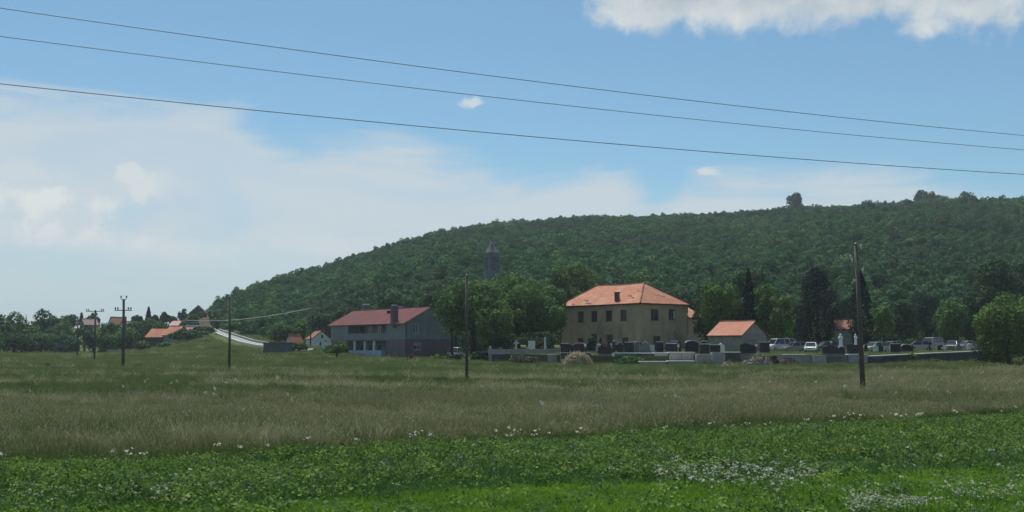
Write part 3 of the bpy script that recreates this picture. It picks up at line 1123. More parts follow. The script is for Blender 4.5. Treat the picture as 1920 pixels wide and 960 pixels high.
def terrace_grass():
    rg = np.random.default_rng(51)
    n_ = 12000
    x = -4 + 82 * rg.random(n_)
    y = 138 + 45 * rg.random(n_) ** 1.5
    ok = in_ter(x, y) & in_ter(x, y - 0.6)
    for cx, cy, rr in KEEP:
        ok &= np.hypot(x - cx, y - cy) > rr
    x, y = x[ok], y[ok]
    pat = rg.random(len(x)) < 0.25 + 0.75 * sst((vnoise(x, y, 0.5, 3) + 0.3) / 0.6)
    x, y = x[pat], y[pat]
    n_ = len(x)
    s = 1.0 + 0.8 * rg.random(n_)
    scatter('terrace_grass', np.stack([x, y, T(x, y) - 0.02], 1), flat_rot(rg, n_), np.stack([s * 1.2, s * 1.2, s * 0.5], 1), rg.integers(4, 8, n_), C_meadow,
            'rough grass growing between the tombs on the terrace')


# ------------------------------------------------------------------ buildings
KEEP = []


class Frame:
    """near corner of a building; a runs along the left visible face, b along the right one"""
    def __init__(s, px, py, d, th):
        s.C = W(px, py, d)
        th = R(th)
        s.a = Vector((-math.cos(th), math.sin(th), 0))
        s.b = Vector((math.sin(th), math.cos(th), 0))
        s.rz = math.pi / 2 - th

    def solve(s, dr, px, py=600):
        k = KX(px, py)
        return (k * s.C.y - s.C.x) / (dr.x - k * dr.y)

    def ua(s, px, py=600):
        return s.solve(s.a, px, py)

    def ub(s, px, py=600):
        return s.solve(s.b, px, py)

    def za(s, px, py):
        u = s.ua(px, py)
        return W(px, py, s.C.y + u * s.a.y).z

    def zb(s, px, py):
        u = s.ub(px, py)
        return W(px, py, s.C.y + u * s.b.y).z


def facade(mb, face, L, H, opens, L2, depth=0.22):
    """rect wall on one side of the L2 x L1 footprint, with real openings.
       face: 'a' (x=0, runs along y), 'b' (y=0, runs along x), 'A' (x=L2), 'B' (y=L)"""
    us = sorted({0.0, L} | {o[0] for o in opens} | {o[1] for o in opens})
    zs = sorted({0.0, H} | {o[2] for o in opens} | {o[3] for o in opens})

    def pt(u, z, dp=0.0):
        if face == 'a':
            return (dp, u, z)
        return (u, dp, z)
    flip = face == 'a'

    def q(p):
        mb.add(p, [(3, 2, 1, 0)] if flip else [(0, 1, 2, 3)])
    for i in range(len(us) - 1):
        for j in range(len(zs) - 1):
            um, zm = (us[i] + us[i + 1]) / 2, (zs[j] + zs[j + 1]) / 2
            if any(o[0] < um < o[1] and o[2] < zm < o[3] for o in opens):
                continue
            q([pt(us[i], zs[j]), pt(us[i + 1], zs[j]), pt(us[i + 1], zs[j + 1]), pt(us[i], zs[j + 1])])
    for (u0, u1, z0, z1) in [o[:4] for o in opens]:
        q([pt(u0, z0), pt(u0, z1), pt(u0, z1, depth), pt(u0, z0, depth)])
        q([pt(u1, z0, depth), pt(u1, z1, depth), pt(u1, z1), pt(u1, z0)])
        q([pt(u0, z1), pt(u1, z1), pt(u1, z1, depth), pt(u0, z1, depth)])
        q([pt(u0, z0, depth), pt(u1, z0, depth), pt(u1, z0), pt(u0, z0)])


def window(root, face, u0, u1, z0, z1, depth=0.2, fmat=None, pmat=None, bars=1, sill=True, label=None, cross=True):
    """frame (part) > pane (sub-part), set back in its opening"""
    fm, pm = fmat or M['frame_wood'], pmat or M['glass']
    t = 0.07

    def bx(mb, ua, za, ub_, zb_, d0, d1):
        if face == 'a':
            mb.box(d0, ua, za, d1, ub_, zb_)
        else:
            mb.box(ua, d0, za, ub_, d1, zb_)
    mb = MB()
    d0, d1 = depth - 0.08, depth - 0.01
    bx(mb, u0, z0, u0 + t, z1, d0, d1)
    bx(mb, u1 - t, z0, u1, z1, d0, d1)
    bx(mb, u0 + t, z0, u1 - t, z0 + t, d0, d1)
    bx(mb, u0 + t, z1 - t, u1 - t, z1, d0, d1)
    for k in range(bars):
        uc = u0 + (u1 - u0) * (k + 1) / (bars + 1)
        bx(mb, uc - t / 2, z0 + t, uc + t / 2, z1 - t, d0 + 0.004, d1 - 0.004)
    o = mb.build('window', fm, root)
    if label:
        o['label'] = label
    mp_ = MB()
    bx(mp_, u0, z0, u1, z1, depth - 0.008, depth + 0.02)
    mp_.build('pane', pm, o)
    if sill:
        ms = MB()
        bx(ms, u0 - 0.06, z0 - 0.08, u1 + 0.06, z0 - 0.004, -0.07, 0.03)
        ms.build('sill', M['concrete'], o)
    return o


def roof_from_faces(name, faces, mat, under, parent, thick=0.16, uvs=None):
    """faces: list of (list of 3D points, eave dir vector) for each slope; UV in metres along eave / up slope"""
    mb = MB()
    me = bpy.data.meshes.new(name)
    V_, Fc, MI, UV = [], [], [], []
    for pts_, ed in faces:
        n0 = len(V_)
        P = [Vector(p) for p in pts_]
        e = Vector(ed).normalized()
        nrm = (P[1] - P[0]).cross(P[2] - P[0]).normalized()
        if nrm.z < 0:
            P.reverse()
            nrm = -nrm
        up = nrm.cross(e).normalized()
        k = len(P)
        V_ += P + [p - Vector((0, 0, thick)) for p in P]
        Fc.append(tuple(range(n0, n0 + k)))
        MI.append(0)
        UV += [(p.dot(e), p.dot(up)) for p in P]
        Fc.append(tuple(range(n0 + 2 * k - 1, n0 + k - 1, -1)))
        MI.append(1)
        UV += [(0, 0)] * k
        for i in range(k):
            j = (i + 1) % k
            Fc.append((n0 + i, n0 + i + k, n0 + j + k, n0 + j))
            MI.append(1)
            UV += [(0, 0)] * 4
    me.from_pydata([tuple(v) for v in V_], [], Fc)
    me.materials.append(mat)
    me.materials.append(under)
    me.polygons.foreach_set('material_index', MI)
    ul = me.uv_layers.new(name='UVMap')
    ul.data.foreach_set('uv', np.array(UV, np.float32).ravel())
    me.update()
    o = bpy.data.objects.new(name, me)
    put(o, parent)
    return o


def gable_roof(root, L1, L2, H, rise, oh, mat, under, axis='y', ohg=0.3):
    """ridge runs along local y (axis 'y', gables on the b face) or x"""
    if axis == 'y':
        sl_ = rise / (L2 / 2)
        ze = H - oh * sl_
        zr = H + rise
        m_ = L2 / 2
        f1 = [(-oh, -ohg, ze), (m_, -ohg, zr), (m_, L1 + ohg, zr), (-oh, L1 + ohg, ze)]
        f2 = [(L2 + oh, -ohg, ze), (m_, -ohg, zr), (m_, L1 + ohg, zr), (L2 + oh, L1 + ohg, ze)]
        e = (0, 1, 0)
        rp = [(m_, -ohg, zr + 0.03), (m_, L1 + ohg, zr + 0.03)]
    else:
        sl_ = rise / (L1 / 2)
        ze = H - oh * sl_
        zr = H + rise
        m_ = L1 / 2
        f1 = [(-ohg, -oh, ze), (-ohg, m_, zr), (L2 + ohg, m_, zr), (L2 + ohg, -oh, ze)]
        f2 = [(-ohg, L1 + oh, ze), (-ohg, m_, zr), (L2 + ohg, m_, zr), (L2 + ohg, L1 + oh, ze)]
        e = (1, 0, 0)
        rp = [(-ohg, m_, zr + 0.03), (L2 + ohg, m_, zr + 0.03)]
    r = roof_from_faces('roof', [(f1, e), (f2, e)], mat, under, root)
    MB().tube(rp, 0.10, 6).build('ridge_cap', mat, r)
    return r


def house(name, label, cat, px, pye, d, th, L1, L2, rise, wall, roofm, under=None, oh=0.4, axis='y', base=None, opens_a=(), opens_b=(),
          group=None, wmat=None, fm=None, lower=None, low_h=0.0, ohg=0.3, chim=(), sills=True):
    """px, pye: pixel of the near corner at the eaves, d its distance"""
    fr = Frame(px, pye, d, th)
    zb_ = base if base is not None else zf(fr.C.x, fr.C.y) - 0.4
    H = fr.C.z - zb_
    root = empty(name, (fr.C.x, fr.C.y, zb_), fr.rz, label, cat, group)
    mid = Vector((fr.C.x, fr.C.y, 0)) + fr.a * (L1 / 2) + fr.b * (L2 / 2)
    KEEP.append((mid.x, mid.y, min(L1, L2) * 0.5))
    mb = MB()
    facade(mb, 'a', L1, H, opens_a, L2)
    facade(mb, 'b', L2, H, opens_b, L2)
    mb.add([(L2, 0, 0), (L2, L1, 0), (L2, L1, H), (L2, 0, H)], [(0, 1, 2, 3)])
    mb.add([(0, L1, 0), (L2, L1, 0), (L2, L1, H), (0, L1, H)], [(3, 2, 1, 0)])
    if axis == 'y' and rise:
        for y in (0, L1):
            mb.add([(0, y, H), (L2, y, H), (L2 / 2, y, H + rise)], [(0, 1, 2)])
    elif axis == 'x' and rise:
        for x in (0, L2):
            mb.add([(x, 0, H), (x, L1, H), (x, L1 / 2, H + rise)], [(0, 1, 2)])
    mb.build('wall', wall, root)
    for o in opens_a:
        window(root, 'a', *o[:4], fmat=fm, pmat=(o[4] if len(o) > 4 else wmat), sill=sills)
    for o in opens_b:
        window(root, 'b', *o[:4], fmat=fm, pmat=(o[4] if len(o) > 4 else wmat), sill=sills)
    rf = None
    if axis in 'xy':
        rf = gable_roof(root, L1, L2, H, rise, oh, roofm, under or M['fascia'], axis, ohg)
    for (cx, cy, cz0, cz1, cw) in chim:
        ch = MB()
        ch.box(cx - cw / 2, cy - cw / 2, H + cz0, cx + cw / 2, cy + cw / 2, H + cz1)
        ch.box(cx - cw / 2 - .06, cy - cw / 2 - .06, H + cz1, cx + cw / 2 + .06, cy + cw / 2 + .06, H + cz1 + .1)
        ch.build('chimney', M['brick_red'], rf or root)
    return root, fr, H, rf


# ---- main derelict two storey building
def main_building():
    fr = Frame(1200, 566.5, 172, 50)
    L1, L2 = 18.6, 11.4
    zb_ = 1.4
    H = fr.C.z - zb_
    root = empty('old_school_building', (fr.C.x, fr.C.y, zb_), fr.rz,
                 'large derelict tan two storey building with hipped orange tile roof', 'building')
    mid = Vector((fr.C.x, fr.C.y, 0)) + fr.a * (L1 / 2) + fr.b * (L2 / 2)
    KEEP.append((mid.x, mid.y, 8))
    oa, ob = [], []
    for pc, hw, t, b_, m_ in ((1088, 6.2, 584, 605, 'board'), (1113.5, 6.2, 583, 604, 'dark'), (1141, 6.2, 582, 603, 'dark'), (1168.5, 6.2, 581, 602, 'board')):
        u1, u0 = fr.ua(pc - hw, 593), fr.ua(pc + hw, 593)
        oa.append((u0, u1, fr.za(pc, b_) - zb_, fr.za(pc, t) - zb_, m_))
    for pc, hw, t, b_, m_ in ((1228, 7.5, 580, 601, 'glass'), (1261, 7.0, 580, 600, 'glass')):
        u0, u1 = fr.ub(pc - hw, 590), fr.ub(pc + hw, 590)
        ob.append((u0, u1, fr.zb(pc, b_) - zb_, fr.zb(pc, t) - zb_, m_))
    # ground floor openings, mostly behind the tombs
    for pc, hw, t, b_ in ((1088, 6, 634, 652), (1113, 6, 626, 652), (1143, 6, 627, 650), (1172, 6, 633, 650)):
        u1, u0 = fr.ua(pc - hw, 640), fr.ua(pc + hw, 640)
        oa.append((u0, u1, fr.za(pc, b_) - zb_, fr.za(pc, t) - zb_, 'board'))
    for pc, hw, t, b_ in ((1232, 7, 630, 650),):
        u0, u1 = fr.ub(pc - hw, 640), fr.ub(pc + hw, 640)
        ob.append((u0, u1, fr.zb(pc, b_) - zb_, fr.zb(pc, t) - zb_, 'board'))
    mb = MB()
    facade(mb, 'a', L1, H, oa, L2, 0.35)
    facade(mb, 'b', L2, H, ob, L2, 0.35)
    mb.add([(L2, 0, 0), (L2, L1, 0), (L2, L1, H), (L2, 0, H)], [(0, 1, 2, 3)])
    mb.add([(0, L1, 0), (L2, L1, 0), (L2, L1, H), (0, L1, H)], [(3, 2, 1, 0)])
    mb.build('wall', M['plaster'], root)
    for k, o in enumerate(oa):
        pm = {'board': M['board'], 'dark': M['dark_in'], 'glass': M['glass']}[o[4]]
        window(root, 'a', *o[:4], depth=0.33, pmat=pm, bars=1 if o[4] != 'board' else 0, sill=k < 4)
    for k, o in enumerate(ob):
        pm = {'board': M['board'], 'dark': M['dark_in'], 'glass': M['glass']}[o[4]]
        window(root, 'b', *o[:4], depth=0.33, pmat=pm, bars=1 if o[4] != 'board' else 0, sill=k < 2)
    # a hanging white curtain in the right window
    o = ob[1]
    MB().box(o[1] - 0.42, 0.335 - 0.11, o[2] + 0.15, o[1] - 0.12, 0.335 - 0.09, o[3] - 0.25).build('curtain', M['white_wall'], root)
    oh = 0.45
    zr = W(1207, 530.5, 179).z - zb_
    r0, r1 = 4.4, 15.5
    ze = H - 0.12
    e00, e10, e11, e01 = (-oh, -oh, ze), (L2 + oh, -oh, ze), (L2 + oh, L1 + oh, ze), (-oh, L1 + oh, ze)
    # uneven sagging ridge: split each long slope
    rm = (r0 + r1) / 2
    Ra, Rm, Rb = (L2 / 2, r0, zr), (L2 / 2, rm, zr - 0.10), (L2 / 2, r1, zr + 0.03)
    em0, em1 = (-oh, L1 / 2, ze - 0.05), (L2 + oh, L1 / 2, ze - 0.05)
    rf = roof_from_faces('roof', [([e00, Ra, Rm, em0], (0, 1, 0)), ([em0, Rm, Rb, e01], (0, 1, 0)), ([e10, Ra, Rm, em1], (0, 1, 0)), ([em1, Rm, Rb, e11], (0, 1, 0)),
                                  ([e00, e10, Ra], (1, 0, 0)), ([e01, e11, Rb], (1, 0, 0))], M['tile'], M['fascia'], root, 0.2)
    rd = MB()
    rd.tube([Ra, Rm, Rb], 0.13, 6)
    for a, b in ((e00, Ra), (e10, Ra), (e01, Rb), (e11, Rb)):
        rd.tube([Vector(a) + Vector((0, 0, .03)), Vector(b) + Vector((0, 0, .03))], 0.12, 6)
    rd.build('ridge_cap', M['tile'], rf)
    # slipped and missing tiles: ragged dark holes with tiles proud around them
    rr = random.Random(3)
    sl_a = (zr - ze) / (L2 / 2 + oh)
    for (yy, xx, ln) in ((3.9, 1.6, 1.1), (2.6, 0.9, 0.9), (13.3, 0.7, 1.3), (11.9, -0.2, 1.6), (15.6, -0.3, 0.8), (3.3, 3.0, .7)):
        mb = MB()
        for k in range(7):
            y0 = yy + ln * (k / 7 - .5)
            x0 = xx + 0.25 * (k / 7) + rr.uniform(-.06, .06)
            z0 = ze + (x0 + oh) * sl_a + 0.02
            w_ = ln / 7 * 0.9
            mb.add([(x0, y0, z0 + .02), (x0 + .13, y0, z0 + .13 * sl_a + .05), (x0 + .13, y0 + w_, z0 + .13 * sl_a + .05), (x0, y0 + w_, z0 + .02)], [(0, 1, 2, 3)])
        mb.build('broken_tile_row', M['fascia'], rf)
    # broken bit on the hip side
    mb = MB()
    slb = (zr - ze) / (r0 + oh)
    for k in range(8):
        x0 = 5.7 + .2 * k
        y0 = 1.5 - .06 * k + rr.uniform(-.05, .05)
        z0 = ze + (y0 + oh) * slb + .03
        mb.add([(x0, y0, z0), (x0 + .17, y0, z0), (x0 + .17, y0 + .12, z0 + .12 * slb + .03), (x0, y0 + .12, z0 + .12 * slb + .03)], [(0, 1, 2, 3)])
    mb.build('broken_tile_row', M['fascia'], rf)
    # chimney near the front eaves
    u = fr.ua(1153.5, 560) + 0.2
    ch = MB().box(0.35, u - .33, H - .1, 0.95, u + .33, H + 1.75).box(.28, u - .4, H + 1.75, 1.02, u + .4, H + 1.87)
    ch.build('chimney', M['brick_red'], rf)
    # rough stone footing that spreads on the right corner
    MB().box(L2 - 0.2, -0.5, 0, L2 + 1.8, 1.2, 2.2, 0.5).build('buttress', M['plaster'], root)
    # downpipe on the far right corner
    MB().tube([(L2 + .08, -.1, H - .2), (L2 + .08, -.1, 3.2)], .06, 6).build('downpipe', M['steel'], root)
    return root


main_building()

# small wing behind with its own chimney
house('side_wing', 'small orange roofed wing with a stout chimney right of the derelict building', 'building', 1283, 593, 190, 40, 7, 6.5, 2.0,
      M['plaster'], M['tile'], axis='x', base=1.3, chim=((1.3, 0.6, 0.6, 2.2, .75),))

# ---- chapel like small house
fc = Frame(1391, 626, 160, 45)
ub0, ub1 = 2.9, 3.6
house('cemetery_house', 'small grey house with a plain salmon tiled gable roof behind the tombs', 'house', 1391, 626, 160, 45, 5.85, 6.8, 2.0,
      M['stone_wall'], M['tile_pale'], axis='y', base=1.4, under=M['tile_rust'], oh=0.35, ohg=.25)

# loft hatch on its gable is a small dark opening
# hut by the cypress
house('hut', 'small hut with rusty tile roof left of the broad dark cypress', 'hut', 1594, 615.5, 178, 28, 2.7, 4.6, 1.5,
      M['stone_wall'], M['tile_rust'], axis='y', base=1.6, oh=.25)


# ---- the grey house with the long red roof
def red_house():
    fr = Frame(760.5, 602.5, 180, 52.5)
    L1, L2 = 26.4, 9.8
    zb_ = 0.45
    H = fr.C.z - zb_
    root = empty('red_roof_house', (fr.C.x, fr.C.y, zb_), fr.rz, 'long grey two storey house with dull red gable roof and loggia', 'house')
    mid = Vector((fr.C.x, fr.C.y, 0)) + fr.a * (L1 / 2) + fr.b * (L2 / 2)
    for t in (0.2, 0.5, 0.8):
        q = Vector((fr.C.x, fr.C.y, 0)) + fr.a * (L1 * t) + fr.b * (L2 / 2)
        KEEP.append((q.x, q.y, 5))
    y0, y1 = fr.ua(724, 620), fr.ua(653, 620)      # recess span
    zfl = fr.za(700, 636) - zb_                     # floor slab of the upper loggia
    zlt = fr.za(700, 609) - zb_
    dp = 2.2
    low = zfl - 0.05
    mbu, mbl = MB(), MB()
    # upper wall in grey render, lower in reddish blocks, both around the deep loggia
    win_b = [(fr.ub(776.5, 615), fr.ub(786.5, 615), fr.zb(781, 625) - zb_, fr.zb(781, 607.5) - zb_)]
    win_bl = [(fr.ub(777, 650), fr.ub(788.5, 650), fr.zb(782, 656) - zb_, fr.zb(782, 647) - zb_)]

    def wall(face, L, z0, z1, opens, mb):
        tmp = MB()
        facade(tmp, face, L, z1 - z0, [(o[0], o[1], o[2] - z0, o[3] - z0) for o in opens], L2, 0.25)
        mb.add([(v[0], v[1], v[2] + z0) for v in tmp.v], tmp.f)
    tmp = [(y0, y1, low + 0.3, min(zlt, H - .15))]
    wall('a', L1, low, H, tmp, mbu)
    wall('b', L2, low, H, win_b, mbu)
    mbu.add([(0, 0, H), (L2, 0, H), (L2 / 2, 0, H + 2.55)], [(0, 1, 2)])
    mbu.add([(0, L1, H), (L2, L1, H), (L2 / 2, L1, H + 2.55)], [(2, 1, 0)])
    mbu.add([(L2, 0, 0), (L2, L1, 0), (L2, L1, H), (L2, 0, H)], [(0, 1, 2, 3)])
    mbu.add([(0, L1, 0), (L2, L1, 0), (L2, L1, H), (0, L1, H)], [(3, 2, 1, 0)])
    # back of the loggia
    mbu.add([(dp, y0, 0), (dp, y1, 0), (dp, y1, H), (dp, y0, H)], [(3, 2, 1, 0)])
    for yy in (y0, y1):
        mbu.add([(0, yy, 0), (dp, yy, 0), (dp, yy, H), (0, yy, H)], [(0, 1, 2, 3)])
    mbu.build('upper_wall', M['render_grey'], root)
    wall('a', L1, 0, low, [(y0, y1, 0.0 + 1.45, low - .25)], mbl)
    wall('b', L2, 0, low, win_bl, mbl)
    mbl.build('lower_wall', M['block_red'], root)
    MB().box(0.02, y0, zfl - .05, dp, y1, zfl + .2).build('balcony_slab', M['concrete'], root)
    MB().box(0.03, y0, zfl + .2, 0.15, y1, zfl + 1.05).build('balcony_parapet', M['render_grey'], root)
    zc = fr.za(690, 657) - zb_
    MB().box(-0.9, y0 + .05, 0, -0.05, fr.ua(657, 665), zc).build('blue_panel', M['blue_panel'], root)
    for pc in (667, 686, 703.5):
        u = fr.ua(pc, 650)
        MB().box(-.35, u - .16, zc, -.03, u + .16, fr.za(pc, 640) - zb_).build('column', M['white_wall'], root)
    # openings on the back wall of the loggia
    for pc, w_ in ((660, 5), (675, 4), (692, 5), (708, 4)):
        u = fr.ua(pc, 620)
        if y0 + .8 < u < y1 - .8:
            o = MB().box(dp - .06, u - .6, zfl + .5, dp - .004, u + .6, zfl + 2.4).build('loggia_window', M['glass'], root)
            MB().box(dp - .1, u - .04, zfl + .5, dp - .065, u + .04, zfl + 2.4).build('mullion', M['render_grey'], o)
            o = MB().box(dp - .06, u - .55, 1.0, dp - .004, u + .55, 2.6).build('loggia_window', M['glass'], root)
    o = window(root, 'b', *win_b[0], depth=.22, fmat=M['white_paint'], bars=2, label='tall three light window with white frames')
    # pale plastered surround with two little panes
    u0, u1 = fr.ub(775.5, 650), fr.ub(790, 650)
    MB().box(u0, -.03, fr.zb(782, 657.5) - zb_, u1, -.004, win_bl[0][2] - .001).build('window_apron', M['concrete_warm'], root)
    MB().box(u0, -.03, win_bl[0][3], u1, -.004, fr.zb(782, 642) - zb_).build('window_lintel', M['concrete_warm'], root)
    window(root, 'b', *win_bl[0], depth=.2, fmat=M['white_wall'], bars=1, sill=False)
    rf = gable_roof(root, L1, L2, H, 2.55, 0.5, M['tile_red'], M['fascia_red'], 'y', .35)
    # tall chimney rising from the front wall, others behind the ridge
    u = fr.ua(741.5, 590)
    ch = MB().box(-.75, u - .42, H - 1.0, .3, u + .42, H + 2.6).box(-.82, u - .5, H + 2.6, .37, u + .5, H + 2.72)
    c1 = ch.build('chimney', M['block_red'], rf)
    c1['label'] = 'wide chimney standing in front of the red roof'
    MB().box(-.6, u - .35, H + 2.722, .2, u + .35, H + 2.9).build('cap', M['white_wall'], c1)
    for pc, zt in ((686.5, 569.5), (748, 574.0)):
        fr2 = Frame(760.5, 602.5, 180, 52.5)
        fr2.C = fr2.C + fr2.b * (L2 / 2 + .8)
        u = fr2.ua(pc, 575)
        zt_ = W(pc, zt, fr2.C.y + u * fr2.a.y).z - zb_
        c2 = MB().box(L2 / 2 + .4, u - .3, H + 1.6, L2 / 2 + 1.2, u + .3, zt_ - .25).build('chimney', M['block_red'], rf)
        MB().box(L2 / 2 + .3, u - .42, zt_ - .25, L2 / 2 + 1.3, u + .42, zt_).build('cap', M['white_wall'], c2)
    u = fr.ua(705, 590) + 1.2
    MB().box(3.2, u - .5, H + 1.5, 3.9, u + .5, H + 2.15).build('dormer_hatch', M['fascia'], rf)
    # snow guards and gutter
    MB().tube([(-.55, -.3, H - .28), (-.55, L1 + .3, H - .28)], .07, 6).build('gutter', M['fascia_red'], rf)
    MB().tube([(.05, -.06, 0), (.05, -.06, H - .2)], .07, 6).build('downpipe', M['fascia'], root)


red_house()

# ---- white gabled house and its orange neighbour
fw = Frame(584.5, 634, 250, 68)
zbw = 0.6
wo = []
for pc, hw, t, b_ in ((604, 1.8, 628, 634), (601, 1.8, 641.5, 648), (611, 1.3, 637.5, 641)):
    wo.append((fw.ub(pc - hw, 640), fw.ub(pc + hw, 640), fw.zb(pc, b_) - zbw, fw.zb(pc, t) - zbw))
hw_root, frw, Hw, rfw = house('white_house', 'white gabled house with small dark windows beside the grey red roofed one', 'house',
                              584.5, 634, 250, 68, 7, 4.5, 1.75, M['white_wall'], M['tile_rust'], axis='y', base=zbw,
                              opens_b=[w_ for w_ in wo if w_[3] < fw.C.z - zbw], oh=.25, ohg=.2,
                              chim=((3.6, 3.2, 0.9, 2.4, .6),), sills=False)
o_ = wo[0]
aw = MB().box(o_[0], -.03, o_[2], o_[1], -.005, o_[3]).build('attic_window', M['glass'], hw_root)
house('orange_roof_house', 'low house with bright orange tiled roof left of the white gabled house', 'house', 546, 641, 246, 20, 1.5, 5.0, 1.7,
      M['white_wall'], M['tile'], axis='x', base=.6, oh=.5)
# flat concrete shed
fs_ = Frame(494, 642, 195, 80)
sh = empty('concrete_shed', (fs_.C.x, fs_.C.y, .5), fs_.rz, 'plain flat roofed grey block shed at the field edge', 'shed')
Hs_ = fs_.C.z - .5
MB().box(0, 0, 0, 5.0, 4, Hs_ - .15).build('wall', surf('shed_block', (0.11, 0.135, 0.135), (0.085, 0.10, 0.105), 1.0, .95, .3), sh)
MB().box(-.1, -.1, Hs_ - .147, 5.1, 4.1, Hs_).build('roof', M['concrete_dark'], sh)
MB().box(-.03, 0.6, .1, -.004, 3.4, 2.2).build('door', M['concrete'], sh)
KEEP.append((fs_.C.x + 2.5, fs_.C.y + 2, 2.6))


# ---- church tower standing in the wood
def tower():
    d = 330
    bw = W(938, 500, d).x - W(906, 500, d).x
    c_ = W(922, 500, d)
    zt = W(922, 477, d).z
    zb_ = float(HILL(c_.x, d)) - 1
    root = empty('church_tower', (c_.x, d, zb_), R(28), 'grey stone bell tower with pyramid spire rising from the trees', 'tower')
    s = bw / 2 / 1.36
    H = zt - zb_
    zo = W(922, 506, d).z - zb_ - .3
    mb = MB()
    mb.box(-s, -s, 0, s, s, zo)
    # belfry: four corner piers and middle piers leave the arched openings free
    p = s * .34
    for sx in (-1, 1):
        for sy in (-1, 1):
            x0, x1 = (s - p, s) if sx > 0 else (-s, -s + p)
            y0, y1 = (s - p, s) if sy > 0 else (-s, -s + p)
            mb.box(x0, y0, zo, x1, y1, H - .9)
    mb.box(-s, -s, H - .9, s, s, H)
    mb.build('tower_wall', M['stone_dark'], root)
    for k in range(4):
        a = k * math.pi / 2
        mu = MB()
        for off in (-.16, .16):
            mu.box(off * s * 2 - .13, -s + .1, zo, off * s * 2 + .13, -s + .45, H - .9)
        o = mu.build('belfry_mullion', M['stone_dark'], root)
        o.rotation_euler = (0, 0, a)
    mb = MB().box(-s - .35, -s - .35, H, s + .35, s + .35, H + .4)
    mb.build('cornice', M['stone_dark'], root)
    zs = W(922, 452, d).z - zb_
    mb = MB()
    mb.lathe([(s * 1.22, H + .4), (s * .72, H + 1.9), (s * .38, H + 3.2), (.05, zs)], 8)
    mb.build('spire', M['lead'], root)
    mb = MB().box(-.06, -.06, zs - .3, .06, .06, zs + 1.3).box(-.4, -.05, zs + .6, -.06, .05, zs + .72).box(.06, -.05, zs + .6, .4, .05, zs + .72)
    mb.build('cross', M['steel'], root)


tower()

# ---- the village on the far left
V_H = [
    # name,label,px,pye,d,th,L1,L2,rise,wall,roof,axis
    ('farmhouse', 'farmhouse with long orange roof at the left of the village pair', 304, 630, 300, 18, 3.3, 3.4, 1.9, 'concrete_dark', 'tile', 'y'),
    ('farmhouse', 'steep orange roofed farmhouse right beside the long roofed one', 329, 626, 290, 30, 2.9, 3.2, 1.9, 'render_grey', 'tile', 'y'),
    ('cottage', 'small cottage with faded orange roof behind the dark round tree', 357, 622, 330, 22, 1.6, 2.2, 1.4, 'render_grey', 'tile_pale', 'y'),
    ('long_barn', 'long pale roofed barn on the slope above the orange roofs', 346, 609, 400, 22, 4.6, 3.4, 1.4, 'white_wall', 'tile_pink', 'y'),
    ('hilltop_barn', 'dark gabled barn on the skyline at the foot of the hill', 353, 588, 430, 80, 4, 4.6, 2.9, 'concrete_dark', 'fascia', 'y'),
    ('village_house', 'white village house with pink hipped looking roof behind the crossarm pole', 212, 605, 420, 25, 1.5, 4.2, 2.0, 'white_wall', 'tile_pale', 'x'),
    ('village_house', 'grey village house with pink roof between the dark trees', 158, 606, 420, 25, 1.5, 4.4, 1.6, 'render_grey', 'tile_pink', 'x'),
    ('village_house', 'low house with a pale pink roof left of the grey village house', 108, 605, 430, 25, 1.5, 4.0, 1.5, 'white_wall', 'tile_pale', 'x'),
    ('village_house', 'tiny pink roofed house between the two leftmost tree clumps', 47, 614, 400, 25, 1.2, 2.3, 0.8, 'white_wall', 'tile_pale', 'x'),
    ('village_house', 'low flat looking pink roofed house right of the tall crossarm pole', 234, 610, 400, 25, 1.5, 3.0, 1.4, 'white_wall', 'tile_pink', 'x'),
]
for nm, lb, px, pe, d, th, L1, L2, rise, wl, rfm, ax in V_H:
    ch = ()
    wb = ()
    fr = Frame(px, pe, d, th)
    zb_ = zf(fr.C.x, fr.C.y) - 1.5
    if nm == 'village_house' and px == 234:
        ch = ((0.6, 0.6, 0.5, 3.2, .8),)
    if L2 >= 4:
        Hq = fr.C.z - zb_
        wb = [(L2 * .2, L2 * .2 + .9, Hq - 1.7, Hq - .6), (L2 * .6, L2 * .6 + .9, Hq - 1.7, Hq - .6)]
    house(nm, lb, 'house' if 'barn' not in nm else 'barn', px, pe, d, th, L1 * 1.6, L2 * 1.6, rise * 1.15, M[wl], M[rfm], axis=ax, base=min(zb_, fr.C.z - 2.5), chim=ch, opens_b=wb, sills=False)


